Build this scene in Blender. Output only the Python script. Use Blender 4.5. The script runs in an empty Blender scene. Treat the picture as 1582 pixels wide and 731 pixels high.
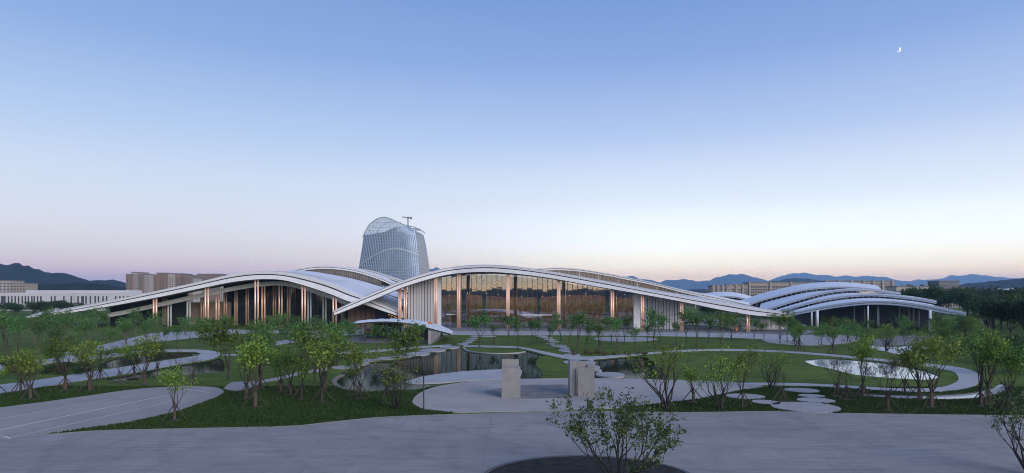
import bpy, math, random
import numpy as np
from mathutils import Vector, Matrix, noise
from mathutils.geometry import tessellate_polygon

R = math.radians
sc = bpy.context.scene
COL = sc.collection

# ------------------------------------------------------------------ camera
F, CX, HY, CH = 1000.0, 791.0, 456.0, 11.0      # focal length, principal column, horizon row (photo pixels), eye height (m)
cam_d = bpy.data.cameras.new('camera')
cam = bpy.data.objects.new('camera', cam_d)
COL.objects.link(cam)
cam.location = (0, 0, CH)
cam.rotation_euler = (R(90), 0, 0)
cam_d.sensor_width = 36
cam_d.lens = 36 * F / 1582
cam_d.shift_y = (HY - 365.5) / 1582
cam_d.clip_start = 0.5
cam_d.clip_end = 60000
sc.camera = cam

# ------------------------------------------------------------------ sky, dusk sun, exposure
SUN_AZ, SUN_EL = R(140), R(19)
world = bpy.data.worlds.new('World')
sc.world = world
world.use_nodes = True
wn, wl = world.node_tree.nodes, world.node_tree.links
wn.clear()
wo = wn.new('ShaderNodeOutputWorld')
bg = wn.new('ShaderNodeBackground')
tc = wn.new('ShaderNodeTexCoord')
nrm = wn.new('ShaderNodeVectorMath'); nrm.operation = 'NORMALIZE'
sep = wn.new('ShaderNodeSeparateXYZ')
wl.new(tc.outputs['Generated'], nrm.inputs[0])
wl.new(nrm.outputs[0], sep.inputs[0])
def lin(c):
    return tuple((v / 255 / 12.92 if v <= 10 else ((v / 255 + .055) / 1.055) ** 2.4) for v in c)
def wramp(stops):
    r = wn.new('ShaderNodeValToRGB'); e = r.color_ramp.elements
    r.color_ramp.interpolation = 'B_SPLINE' if False else 'EASE' if False else 'LINEAR'
    while len(e) > 1: e.remove(e[-1])
    for i, (p, c) in enumerate(stops):
        k = e[0] if i == 0 else e.new(p)
        k.position = p; k.color = (*lin(c), 1)
    wl.new(sep.outputs['Z'], r.inputs[0])
    return r
# dusk air seen away from, and towards, the set sun (position = sine of the elevation)
away = wramp([(0, (312, 226, 190)), (.03, (300, 242, 214)), (.0556, (270, 250, 236)), (.10, (248, 248, 252)), (.16, (226, 238, 254)),
              (.234, (190, 214, 248)), (.337, (148, 180, 232)), (.45, (124, 157, 218)), (.7, (112, 144, 206)), (1, (110, 141, 203))])
toward = wramp([(0, (440, 322, 160)), (.02, (408, 330, 214)), (.045, (348, 326, 272)), (.081, (302, 306, 304)), (.14, (252, 261, 269)),
                (.234, (192, 213, 250)), (.337, (144, 175, 231)), (.415, (124, 158, 219)), (.7, (112, 144, 206)), (1, (110, 141, 203))])
dot = wn.new('ShaderNodeVectorMath'); dot.operation = 'DOT_PRODUCT'
dot.inputs[1].default_value = (math.sin(SUN_AZ), math.cos(SUN_AZ), 0)
wl.new(nrm.outputs[0], dot.inputs[0])
mr = wn.new('ShaderNodeMapRange'); mr.interpolation_type = 'SMOOTHSTEP'
mr.inputs['From Min'].default_value = -1.0; mr.inputs['From Max'].default_value = -0.58
wl.new(dot.outputs['Value'], mr.inputs['Value'])
mixs = wn.new('ShaderNodeMix'); mixs.data_type = 'RGBA'
wl.new(mr.outputs['Result'], mixs.inputs['Factor'])
wl.new(away.outputs[0], mixs.inputs['A']); wl.new(toward.outputs[0], mixs.inputs['B'])
sky = wn.new('ShaderNodeTexSky'); sky.sky_type = 'NISHITA'; sky.sun_disc = False
sky.sun_elevation = SUN_EL; sky.sun_rotation = SUN_AZ
sky.ozone_density = 3.0; sky.air_density = 1.0; sky.dust_density = 0.6
skm = wn.new('ShaderNodeVectorMath'); skm.operation = 'SCALE'; skm.inputs['Scale'].default_value = 0.06
wl.new(sky.outputs[0], skm.inputs[0])
mix2 = wn.new('ShaderNodeMix'); mix2.data_type = 'RGBA'; mix2.inputs['Factor'].default_value = 0.08
wl.new(mixs.outputs['Result'], mix2.inputs['A']); wl.new(skm.outputs[0], mix2.inputs['B'])
wl.new(mix2.outputs['Result'], bg.inputs['Color'])
bg.inputs['Strength'].default_value = 1.0
wl.new(bg.outputs[0], wo.inputs[0])

sun_d = bpy.data.lights.new('sun', 'SUN')
sun_d.energy = 2.8
sun_d.angle = R(40)
sun_d.color = (1.0, 0.92, 0.87)
sun = bpy.data.objects.new('sun', sun_d)
COL.objects.link(sun)
sdir = Vector((math.sin(SUN_AZ) * math.cos(SUN_EL), math.cos(SUN_AZ) * math.cos(SUN_EL), math.sin(SUN_EL)))
sun.rotation_euler = (-sdir).to_track_quat('-Z', 'Y').to_euler()
sun.location = (300, 150, 120)

sc.view_settings.view_transform = 'Standard'
sc.view_settings.look = 'None'
sc.view_settings.exposure = 0.06
sc.view_settings.gamma = 1.0
sc.view_settings.use_curve_mapping = False
sc.render.engine = 'CYCLES'
sc.cycles.use_denoising = True
sc.cycles.max_bounces = 6
sc.cycles.transparent_max_bounces = 12
sc.cycles.volume_bounces = 2
sc.cycles.filter_width = 1.0
sc.cycles.denoising_prefilter = 'ACCURATE'
sc.cycles.caustics_reflective = False
sc.cycles.caustics_refractive = False

# ------------------------------------------------------------------ helpers
def P(px, py, Y):                       # a point seen at photo column px, row py, standing Y metres away
    return Vector(((px - CX) / F * Y, Y, CH - (py - HY) / F * Y))
def G(px, py, z=0.0):                   # the ground point seen there
    return P(px, py, F * (CH - z) / (py - HY))

class MB:
    def __init__(s): s.v, s.f = [], []
    def add(s, vs, fs):
        o = len(s.v); s.v += [tuple(v) for v in vs]; s.f += [tuple(i + o for i in f) for f in fs]; return s
    def box(s, a, b):
        x0, y0, z0 = a; x1, y1, z1 = b
        return s.add([(x0,y0,z0),(x1,y0,z0),(x1,y1,z0),(x0,y1,z0),(x0,y0,z1),(x1,y0,z1),(x1,y1,z1),(x0,y1,z1)],
                     [(0,3,2,1),(4,5,6,7),(0,1,5,4),(1,2,6,5),(2,3,7,6),(3,0,4,7)])
    def loft(s, rows, close=False, caps=False):
        n = len(rows[0]); vs = [p for r in rows for p in r]; fs = []
        for i in range(len(rows) - 1):
            for j in range(n if close else n - 1):
                k = (j + 1) % n
                fs.append((i*n+j, i*n+k, (i+1)*n+k, (i+1)*n+j))
        if caps:
            fs.append(tuple(range(n))[::-1]); fs.append(tuple((len(rows)-1)*n + j for j in range(n)))
        return s.add(vs, fs)
    def tube(s, pts, rad, n=6, cap=True):
        rows = []
        for i, p in enumerate(pts):
            p = Vector(p)
            d = (Vector(pts[min(i+1, len(pts)-1)]) - Vector(pts[max(i-1, 0)])).normalized()
            u = d.cross(Vector((0.31, 0.95, 0.05)) if abs(d.z) > .5 else Vector((0, 0, 1))).normalized()
            w = d.cross(u)
            r = rad[i] if isinstance(rad, (list, tuple)) else rad
            rows.append([p + (u * math.cos(a) + w * math.sin(a)) * r for a in [2*math.pi*k/n for k in range(n)]])
        return s.loft(rows, True, cap)
    def prism(s, poly, z0, z1):         # poly: xy outline
        n = len(poly)
        return s.add([(x, y, z0) for x, y in poly] + [(x, y, z1) for x, y in poly],
                     [tuple(range(n))[::-1], tuple(range(n, 2*n))] + [(i, (i+1) % n, (i+1) % n + n, i + n) for i in range(n)])
    def mesh(s, name, mat=None, smooth=False):
        me = bpy.data.meshes.new(name)
        me.from_pydata(s.v, [], s.f)
        me.update()
        if mat: me.materials.append(mat)
        if smooth: me.polygons.foreach_set('use_smooth', [True] * len(me.polygons))
        return me
    def build(s, name, mat, parent=None, smooth=False):
        return link(name, s.mesh(name, mat, smooth), parent)

def link(name, me, parent=None, loc=None, rot=None, scale=None):
    o = bpy.data.objects.new(name, me); COL.objects.link(o)
    if parent: o.parent = parent
    if loc is not None: o.location = loc
    if rot is not None: o.rotation_euler = rot
    if scale is not None: o.scale = scale
    return o
def tag(o, label=None, cat=None, group=None, kind=None):
    if label: o['label'] = label
    if cat: o['category'] = cat
    if group: o['group'] = group
    if kind: o['kind'] = kind
    return o
def thing(name, label, cat, loc=(0, 0, 0), group=None):
    return tag(link(name, None, None, loc), label, cat, group)
def structure(name, mb, mat, smooth=False):
    return tag(mb.build(name, mat, None, smooth), kind='structure')

def interp(pts, n=60):                  # smooth curve through points given by rising first coordinate
    p = np.array(pts, float); x = p[:, 0]; k = p.shape[1] - 1
    xs = np.linspace(x[0], x[-1], n); out = [xs]
    for c in range(1, k + 1):
        y = p[:, c]; m = np.gradient(y, x)
        i = np.clip(np.searchsorted(x, xs, 'right') - 1, 0, len(x) - 2)
        h = x[i+1] - x[i]; t = (xs - x[i]) / h
        out.append((2*t**3-3*t**2+1)*y[i] + (t**3-2*t**2+t)*h*m[i] + (-2*t**3+3*t**2)*y[i+1] + (t**3-t**2)*h*m[i+1])
    return np.stack(out, 1)
def closed(pts, sub=5):                 # closed Catmull-Rom through xy points
    n = len(pts); out = []
    for i in range(n):
        a, b, c, d = (Vector(pts[(i + k) % n][:2]) for k in (-1, 0, 1, 2))
        for s in range(sub):
            t = s / sub
            out.append(0.5 * ((2*b) + (c-a)*t + (2*a-5*b+4*c-d)*t*t + (3*b-a-3*c+d)*t**3))
    return [(v.x, v.y) for v in out]
def gpoly(px, sub=5, z=0.0):            # photo outline -> smooth outline on the ground
    return closed([G(a, b, z) for a, b in px], sub) if sub > 1 else [tuple(G(a, b, z)[:2]) for a, b in px]
def slab_mb(poly, z0, z1):
    mb = MB(); n = len(poly)
    mb.add([(x, y, z1) for x, y in poly] + [(x, y, z0) for x, y in poly],
           [(i, i + n, (i+1) % n + n, (i+1) % n) for i in range(n)])
    tri = tessellate_polygon([[Vector((x, y, 0)) for x, y in poly]])
    for t in tri:
        a, b, c = (Vector(mb.v[i]) for i in t)
        mb.f.append(t if (b-a).cross(c-a).z > 0 else t[::-1])
    return mb

# ------------------------------------------------------------------ materials
MATS = {}
def mat(name, col, rough=.6, metal=0.0, spec=.5, noise_amt=0.0, noise_scale=1.0, bump=0.0, bump_scale=30.0, col2=None, rand=0.0, stretch=None, ior=None, detail=6):
    if name in MATS: return MATS[name]
    m = bpy.data.materials.new(name); m.use_nodes = True
    N, L = m.node_tree.nodes, m.node_tree.links
    b = N['Principled BSDF']
    b.inputs['Base Color'].default_value = (*col, 1)
    b.inputs['Roughness'].default_value = rough
    b.inputs['Metallic'].default_value = metal
    b.inputs['Specular IOR Level'].default_value = spec
    if ior: b.inputs['IOR'].default_value = ior
    co = N.new('ShaderNodeTexCoord'); src = co.outputs['Object']
    if stretch:
        mp = N.new('ShaderNodeMapping'); mp.inputs['Scale'].default_value = stretch
        L.new(src, mp.inputs[0]); src = mp.outputs[0]
    out = None
    if noise_amt or col2:
        nz = N.new('ShaderNodeTexNoise'); nz.inputs['Scale'].default_value = noise_scale; nz.inputs['Detail'].default_value = detail
        nz.inputs['Roughness'].default_value = .6
        L.new(src, nz.inputs['Vector'])
        rp = N.new('ShaderNodeValToRGB')
        c2 = col2 or tuple(min(1, c * (1 + noise_amt)) for c in col)
        c1 = col if col2 else tuple(c * (1 - noise_amt) for c in col)
        rp.color_ramp.elements[0].position = .32; rp.color_ramp.elements[0].color = (*c1, 1)
        rp.color_ramp.elements[1].position = .68; rp.color_ramp.elements[1].color = (*c2, 1)
        L.new(nz.outputs['Fac'], rp.inputs[0]); out = rp.outputs[0]
    if rand:
        oi = N.new('ShaderNodeObjectInfo'); hs = N.new('ShaderNodeHueSaturation')
        mr = N.new('ShaderNodeMapRange'); mr.inputs['To Min'].default_value = 1 - rand; mr.inputs['To Max'].default_value = 1 + rand
        L.new(oi.outputs['Random'], mr.inputs['Value']); L.new(mr.outputs['Result'], hs.inputs['Value'])
        if out: L.new(out, hs.inputs['Color'])
        else: hs.inputs['Color'].default_value = (*col, 1)
        out = hs.outputs[0]
    if out: L.new(out, b.inputs['Base Color'])
    if bump:
        n2 = N.new('ShaderNodeTexNoise'); n2.inputs['Scale'].default_value = bump_scale; n2.inputs['Detail'].default_value = 5
        L.new(src, n2.inputs['Vector'])
        bp = N.new('ShaderNodeBump'); bp.inputs['Strength'].default_value = bump; bp.inputs['Distance'].default_value = .05
        L.new(n2.outputs['Fac'], bp.inputs['Height']); L.new(bp.outputs[0], b.inputs['Normal'])
    MATS[name] = m
    return m

def leaf_mat(name, c1, c2, transl=.35):
    m = bpy.data.materials.new(name); m.use_nodes = True
    N, L = m.node_tree.nodes, m.node_tree.links
    N.clear()
    o = N.new('ShaderNodeOutputMaterial'); g = N.new('ShaderNodeNewGeometry'); oi = N.new('ShaderNodeObjectInfo')
    rp = N.new('ShaderNodeValToRGB')
    rp.color_ramp.elements[0].color = (*c1, 1); rp.color_ramp.elements[1].color = (*c2, 1)
    L.new(g.outputs['Random Per Island'], rp.inputs[0])
    hs = N.new('ShaderNodeHueSaturation')
    mv = N.new('ShaderNodeMapRange'); mv.inputs['To Min'].default_value = .72; mv.inputs['To Max'].default_value = 1.3
    mh = N.new('ShaderNodeMapRange'); mh.inputs['To Min'].default_value = .485; mh.inputs['To Max'].default_value = .515
    L.new(oi.outputs['Random'], mv.inputs['Value']); L.new(oi.outputs['Random'], mh.inputs['Value'])
    L.new(mv.outputs['Result'], hs.inputs['Value']); L.new(mh.outputs['Result'], hs.inputs['Hue'])
    L.new(rp.outputs[0], hs.inputs['Color'])
    d = N.new('ShaderNodeBsdfPrincipled'); d.inputs['Roughness'].default_value = .55; d.inputs['Specular IOR Level'].default_value = .3
    t = N.new('ShaderNodeBsdfTranslucent'); mx = N.new('ShaderNodeMixShader'); mx.inputs[0].default_value = transl
    L.new(hs.outputs[0], d.inputs['Base Color']); L.new(hs.outputs[0], t.inputs['Color'])
    L.new(d.outputs[0], mx.inputs[1]); L.new(t.outputs[0], mx.inputs[2]); L.new(mx.outputs[0], o.inputs[0])
    return m

def glass_mat(name, tint, base=.18, gain=.8):      # clear pane: reflects the sky, lets the inside show
    m = bpy.data.materials.new(name); m.use_nodes = True
    N, L = m.node_tree.nodes, m.node_tree.links
    N.clear()
    o = N.new('ShaderNodeOutputMaterial'); t = N.new('ShaderNodeBsdfTransparent'); g = N.new('ShaderNodeBsdfGlossy')
    t.inputs[0].default_value = (*tint, 1); g.inputs['Roughness'].default_value = .02; g.inputs['Color'].default_value = (.72, .85, 1.0, 1)
    fr = N.new('ShaderNodeFresnel'); fr.inputs[0].default_value = 1.5
    ma = N.new('ShaderNodeMath'); ma.operation = 'MULTIPLY_ADD'; ma.inputs[1].default_value = gain; ma.inputs[2].default_value = base; ma.use_clamp = True
    L.new(fr.outputs[0], ma.inputs[0])
    mx = N.new('ShaderNodeMixShader'); L.new(ma.outputs[0], mx.inputs[0]); L.new(t.outputs[0], mx.inputs[1]); L.new(g.outputs[0], mx.inputs[2])
    L.new(mx.outputs[0], o.inputs[0])
    return m
def emit_mat(name, col, s):
    m = bpy.data.materials.new(name); m.use_nodes = True
    N, L = m.node_tree.nodes, m.node_tree.links; N.clear()
    o = N.new('ShaderNodeOutputMaterial'); e = N.new('ShaderNodeEmission'); e.inputs[0].default_value = (*col, 1); e.inputs[1].default_value = s
    L.new(e.outputs[0], o.inputs[0]); return m

def lawn_mat():
    m = mat('lawn', (.058, .102, .014), .9, spec=.1, col2=(.120, .178, .026), noise_scale=.35, bump=.9, bump_scale=6, detail=10)
    N, L = m.node_tree.nodes, m.node_tree.links; b = N['Principled BSDF']
    base = b.inputs['Base Color'].links[0].from_socket; co = N.new('ShaderNodeTexCoord')
    def over(prev, sc_, lo, hi, col, dist=.6, scale3=(1, 1, 1), blend='MIX'):
        mp = N.new('ShaderNodeMapping'); mp.inputs['Scale'].default_value = scale3; L.new(co.outputs['Object'], mp.inputs[0])
        nz = N.new('ShaderNodeTexNoise'); nz.inputs['Scale'].default_value = sc_; nz.inputs['Detail'].default_value = 7; nz.inputs['Distortion'].default_value = dist
        L.new(mp.outputs[0], nz.inputs[0])
        mr = N.new('ShaderNodeMapRange'); mr.inputs['From Min'].default_value = lo; mr.inputs['From Max'].default_value = hi; L.new(nz.outputs[0], mr.inputs['Value'])
        mx = N.new('ShaderNodeMix'); mx.data_type = 'RGBA'; mx.blend_type = blend
        L.new(mr.outputs['Result'], mx.inputs['Factor']); L.new(prev, mx.inputs['A']); mx.inputs['B'].default_value = (*col, 1)
        return mx.outputs['Result']
    o = over(base, .09, .45, .68, (.048, .084, .013))                      # darker, lusher patches
    o = over(o, .6, .46, .70, (.125, .150, .028), 1.0, (.25, 1.2, 1))      # pale mown streaks
    o = over(o, .14, .62, .74, (.15, .115, .06), 1.5)                      # thin worn soil
    L.new(o, b.inputs['Base Color'])
    return m
M_GRASS = lawn_mat()
def road_mat():
    m = mat('road_concrete', (.285, .262, .246), .75, spec=.3, col2=(.355, .33, .31), noise_scale=.12, bump=.12, bump_scale=8, stretch=(.5, 1, 1), detail=9)
    N, L = m.node_tree.nodes, m.node_tree.links; b = N['Principled BSDF']
    base = b.inputs['Base Color'].links[0].from_socket
    co = N.new('ShaderNodeTexCoord')
    def layer(prev, sc_, dist, lo, hi, dark, scale3=(1, 1, 1), rot=0.0):
        mp = N.new('ShaderNodeMapping'); mp.inputs['Scale'].default_value = scale3; mp.inputs['Rotation'].default_value = (0, 0, rot)
        L.new(co.outputs['Object'], mp.inputs[0])
        nz = N.new('ShaderNodeTexNoise'); nz.inputs['Scale'].default_value = sc_; nz.inputs['Detail'].default_value = 8; nz.inputs['Distortion'].default_value = dist
        L.new(mp.outputs[0], nz.inputs[0])
        rp = N.new('ShaderNodeValToRGB'); rp.color_ramp.elements[0].position = lo; rp.color_ramp.elements[0].color = (dark, dark, dark, 1); rp.color_ramp.elements[1].position = hi; rp.color_ramp.elements[1].color = (1, 1, 1, 1)
        L.new(nz.outputs[0], rp.inputs[0])
        mx = N.new('ShaderNodeMix'); mx.data_type = 'RGBA'; mx.blend_type = 'MULTIPLY'; mx.inputs['Factor'].default_value = 1
        L.new(prev, mx.inputs['A']); L.new(rp.outputs[0], mx.inputs['B']); return mx.outputs['Result']
    o = layer(base, .22, 1.2, .34, .60, .87)                               # broad damp stains
    o = layer(o, .5, 2.5, .36, .56, .86, (.22, 1.6, 1), .12)               # sweeping marks along the drive
    o = layer(o, .45, 1.5, .30, .48, .90, (1.5, .25, 1), -.5)              # scuffs across it
    o = layer(o, 7, 0, .25, .6, .88)                                       # fine mottling
    # tyre arcs
    wv = N.new('ShaderNodeTexWave'); wv.wave_type = 'RINGS'; wv.rings_direction = 'Z'; wv.inputs['Scale'].default_value = .045; wv.inputs['Distortion'].default_value = 1.5; wv.inputs['Detail'].default_value = 2; wv.inputs['Detail Scale'].default_value = .3
    mp = N.new('ShaderNodeMapping'); mp.inputs['Location'].default_value = (-22, -70, 0); L.new(co.outputs['Object'], mp.inputs[0]); L.new(mp.outputs[0], wv.inputs[0])
    rp = N.new('ShaderNodeValToRGB'); rp.color_ramp.elements[0].position = .955; rp.color_ramp.elements[0].color = (1, 1, 1, 1); rp.color_ramp.elements[1].position = .985; rp.color_ramp.elements[1].color = (.93, .93, .93, 1)
    L.new(wv.outputs[0], rp.inputs[0])
    mx = N.new('ShaderNodeMix'); mx.data_type = 'RGBA'; mx.blend_type = 'MULTIPLY'; mx.inputs['Factor'].default_value = 1
    L.new(o, mx.inputs['A']); L.new(rp.outputs[0], mx.inputs['B'])
    L.new(mx.outputs['Result'], b.inputs['Base Color'])
    return m
M_ROAD = road_mat()
M_DRIVE = mat('drive_concrete', (.28, .25, .23), .78, spec=.3, col2=(.36, .325, .30), noise_scale=.15, bump=.12, bump_scale=8, detail=9)
M_PLAZA = mat('plaza_concrete', (.33, .295, .265), .78, spec=.3, col2=(.41, .37, .335), noise_scale=.2, bump=.1, bump_scale=8, detail=8)
M_SETTS = mat('plaza_setts', (.12, .11, .105), .8, col2=(.24, .22, .205), noise_scale=.5, bump=.6, bump_scale=4, detail=9)
M_PATH = mat('path_stone', (.33, .32, .315), .7, col2=(.42, .41, .40), noise_scale=.4, bump=.1, bump_scale=10)
M_STONE = mat('stepping_stone', (.325, .305, .292), .7, noise_amt=.14, noise_scale=1.0, rand=.06)
M_PAINT = mat('road_paint', (.55, .54, .54), .7, noise_amt=.15, noise_scale=3)
M_GRAVEL = mat('pale_gravel', (.38, .37, .34), .9, noise_amt=.2, noise_scale=2, bump=.5)
M_SOIL = mat('mulch', (.018, .017, .017), .95, spec=.2, col2=(.05, .045, .042), noise_scale=1.5, bump=1, bump_scale=9, detail=10)
M_BANK = mat('bank_soil', (.03, .035, .018), .95, noise_amt=.4, noise_scale=2)
M_KERB = mat('kerb_stone', (.20, .19, .18), .8, noise_amt=.1, noise_scale=2)
M_WALLCON = mat('raw_concrete', (.21, .205, .20), .8, col2=(.285, .275, .265), noise_scale=.9, bump=.15, bump_scale=12)
M_ROOF = mat('roof_metal', (.74, .75, .78), .42, spec=.5, noise_amt=.05, noise_scale=.3)
M_FASCIA = mat('fascia_panel', (.74, .735, .75), .5, noise_amt=.05, noise_scale=.4)
M_LIP = mat('roof_lip', (.62, .615, .63), .5)
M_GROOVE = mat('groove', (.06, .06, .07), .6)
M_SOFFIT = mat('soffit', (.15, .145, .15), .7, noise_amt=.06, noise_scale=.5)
M_COPPER = mat('copper', (.93, .60, .44), .36, metal=.3, spec=.6)  # colour raised to give the columns an uplighted look; no lamps stand there
M_WHITECOL = mat('white_column', (.66, .66, .66), .5)
M_PANEL = mat('wall_panel', (.56, .545, .545), .55, rand=.05)
M_BROWN = mat('brown_panel', (.26, .17, .12), .6, rand=.16)
M_WOOD = mat('interior_wood', (.30, .17, .095), .55, col2=(.40, .24, .14), noise_scale=.35, stretch=(1, 1, 6))
M_CEIL = mat('interior_ceiling', (.35, .34, .33), .7)
M_DARK = mat('dark_metal', (.03, .032, .036), .5)
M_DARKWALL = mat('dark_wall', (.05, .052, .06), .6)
M_MULL = mat('mullion', (.07, .07, .075), .5)
M_GLASS = glass_mat('hall_glass', (.72, .73, .72), .27, .7)
M_DGLASS = mat('dark_glass', (.026, .030, .038), .06, spec=.8, ior=1.6)
M_CLER = mat('clerestory_glass', (.10, .095, .095), .12, spec=.9, ior=1.8)
M_TGLASS = mat('tower_glass', (.15, .215, .33), .22, metal=.3, spec=.45, noise_amt=.3, noise_scale=.06)
M_TSIDE = mat('tower_side_evening_tone', (.17, .165, .20), .25, metal=.55)  # separate tone carrying the evening light on the flank
M_FIN = mat('tower_fin', (.36, .40, .46), .45, metal=.2)
M_TBAND = mat('tower_band', (.24, .29, .36), .4, metal=.3)
M_CRANE = mat('crane_steel', (.16, .16, .17), .6)
M_BARK = mat('bark', (.055, .043, .035), .9, noise_amt=.3, noise_scale=6, bump=.4)
M_BARKD = mat('dark_bark', (.032, .027, .024), .9, noise_amt=.3, noise_scale=6)
M_BARKP = mat('pale_bark', (.14, .115, .09), .9, noise_amt=.3, noise_scale=6)
M_WRAP = mat('trunk_wrap', (.095, .066, .052), .9, noise_amt=.2, noise_scale=12)
M_STAKE = mat('stake_wood', (.062, .047, .038), .9, noise_amt=.25, noise_scale=5)
L_YOUNG = leaf_mat('young_leaf', (0.085, 0.15, 0.02), (0.3, 0.41, 0.06))
L_MID = leaf_mat('mid_leaf', (0.05, 0.11, 0.018), (0.18, 0.29, 0.05))
L_BLUE = leaf_mat('cool_leaf', (0.04, 0.11, 0.026), (0.15, 0.29, 0.075))
L_WOOD = leaf_mat('wood_leaf', (.026, .060, .014), (.075, .13, .03), .25)
L_DARK = leaf_mat('dark_leaf', (0.02, 0.045, 0.013), (0.055, 0.1, 0.026), .25)
L_SHRUB = leaf_mat('shrub_leaf', (.045, .085, .022), (.13, .20, .06), .25)
L_BRONZE = leaf_mat('bronze_leaf', (0.09, 0.08, 0.03), (0.18, 0.16, 0.05), .25)
# ------------------------------------------------------------------ ground, water, road, paths
POND = gpoly([(518,584),(520,591),(526,598),(545,603),(575,604.5),(611,603.5),(640,603),(668,597),(700,591.5),(730,588.5),(770,586.6),(801,585.8),(850,585),(878,584.2),
              (930,584.6),(980,585),(1021,585.6),(1045,584),(1046,578),(1034,568),(1020,560),(1004,553.5),(985,551),(960,552.5),(930,555.5),(905,556.5),(875,555.5),
              (843,549.5),(815,542.5),(800,539.5),(770,537.6),(741,537),(715,536.6),(697,538.6),(684,542),(662,546),(650,549.5),(625,554.5),(597,558),(566,561.5),(546,570),(530,575)], 4)
POND2 = gpoly([(150,567),(172,556),(205,549),(244,545.2),(275,544.6),(298,544.8),(307,546.7),(298,550),(270,553.5),(244,557),(205,563.5),(175,568)], 5)
POND3 = gpoly([(160,586.5),(195,580.5),(239,572),(282,564),(323,558),(338,554),(345,557),(347,566),(343,575),(320,577),(280,580),(240,583),(200,588)], 5)
POOL = gpoly([(1242.5,557),(1255,555),(1271,554),(1308,555),(1357,559.5),(1406,567),(1430,573),(1448,579),(1452,583),(1433,586.5),(1400,585.5),(1369,583.3),(1322,579),(1283,569.5),(1258,564.5)], 5)
STRIP = gpoly([(1310,607),(1360,608.5),(1417,610),(1460,609),(1500,606),(1530,600),(1545,592),(1556,596),(1552,604),(1530,612),(1490,616.5),(1440,617),(1380,615),(1330,611)], 5)
WATERS = [POND, POND2, POND3, POOL, STRIP]

E = 16000.0
outer = [(-E, -9000), (E, -9000), (E, 20000), (-E, 20000)]
mb = MB()
loops = [outer] + WATERS
flat = [p for l in loops for p in l]
mb.v = [(x, y, 0.0) for x, y in flat]
for t in tessellate_polygon([[Vector((x, y, 0)) for x, y in l] for l in loops]):
    a, b, c = (Vector(mb.v[i]) for i in t)
    mb.f.append(t if (b - a).cross(c - a).z > 0 else t[::-1])
ground = structure('ground', mb, M_GRASS)
mb = MB()                                              # the banks of the ponds
for l in WATERS:
    n = len(l); mb.add([(x, y, 0) for x, y in l] + [(x, y, -1.0) for x, y in l], [(i, (i+1) % n, (i+1) % n + n, i + n) for i in range(n)])
mb.build('pond_bank', M_BANK, ground)

def water_mat(name, base, refl, bump, rough=.02):
    m = bpy.data.materials.new(name); m.use_nodes = True
    N, L = m.node_tree.nodes, m.node_tree.links; N.clear()
    o = N.new('ShaderNodeOutputMaterial'); d = N.new('ShaderNodeBsdfDiffuse'); g = N.new('ShaderNodeBsdfGlossy')
    d.inputs[0].default_value = (*base, 1); g.inputs['Roughness'].default_value = rough; g.inputs['Color'].default_value = (.92, .97, .93, 1)
    co = N.new('ShaderNodeTexCoord'); nz = N.new('ShaderNodeTexNoise'); nz.inputs['Scale'].default_value = .8; nz.inputs['Detail'].default_value = 3
    bp = N.new('ShaderNodeBump'); bp.inputs['Strength'].default_value = bump; bp.inputs['Distance'].default_value = .02
    L.new(co.outputs['Object'], nz.inputs[0]); L.new(nz.outputs[0], bp.inputs['Height']); L.new(bp.outputs[0], g.inputs['Normal'])
    fr = N.new('ShaderNodeFresnel'); fr.inputs[0].default_value = 1.33
    ma = N.new('ShaderNodeMath'); ma.operation = 'MULTIPLY'; ma.inputs[1].default_value = refl
    L.new(fr.outputs[0], ma.inputs[0])
    mx = N.new('ShaderNodeMixShader'); L.new(ma.outputs[0], mx.inputs[0]); L.new(d.outputs[0], mx.inputs[1]); L.new(g.outputs[0], mx.inputs[2]); L.new(mx.outputs[0], o.inputs[0])
    return m
M_WATER = water_mat('pond_water', (.016, .021, .013), .34, .05, .05)
M_POOL = water_mat('pool_water', (.44, .445, .45), .75, .03)            # pale base colour under a partial reflection
for i, l in enumerate(WATERS):
    w = MB(); w.v = [(x, y, -.12) for x, y in l]
    for t in tessellate_polygon([[Vector((x, y, 0)) for x, y in l]]):
        a, b, c = (Vector(w.v[k]) for k in t)
        w.f.append(t if (b - a).cross(c - a).z > 0 else t[::-1])
    structure('pond_water', w, M_POOL if i >= 3 else M_WATER)

# foreground road: its far edge runs along the lawns
road_edge = [(-500,690),(-60,676),(68,672),(158,666),(330,662),(448,659),(500,654),(574,646.5),(638,643),(722,640),(794,637.4),(868,635.5),(928,635.5),(994,637),(1058,638),(1132,637),(1206,636),(1300,639),(1420,641),(1582,643),(1700,645)]
edge = interp([tuple(G(a, b)[:2]) for a, b in road_edge], 160)
poly = [(x, y) for x, y in edge] + [(120, 8), (-120, 8)]
structure('road', slab_mb(poly, -.3, .03), M_ROAD)
M_JOINT = mat('joint_sealant', (.17, .16, .155), .9)
for pts in ([(-200, 46.2), (-20, 46.6), (200, 47.4)], [(-200, 40.3), (0, 40.6), (200, 41)]):
    rows = [[(x, y - .015, .0305), (x, y + .015, .0305), (x, y + .015, .034), (x, y - .015, .034)] for x, y in pts]
    structure('road_joint', MB().loft(rows, True, True), M_JOINT)
for k in range(-4, 5):
    x = k * 10.4 - 1.9
    yt = float(np.interp(x, edge[:, 0], edge[:, 1])) - .3
    structure('road_joint', MB().loft([[(x - .012, y, .0308), (x + .012, y, .0308), (x + .012, y, .0335), (x - .012, y, .0335)] for y in (20, yt)], True, True), M_JOINT)
drive = gpoly([(-300,668),(-120,644),(0,630),(95,617.6),(190,604),(237,599.3),(284,597),(325,598),(339,600.5),(346,606),(337,613),(300,627),(262,639),(190,654),(126,663),(68,672.3),(30,676),(-60,684),(-300,700)], 4)
structure('driveway', slab_mb(drive, -.3, .036), M_DRIVE)
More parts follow.
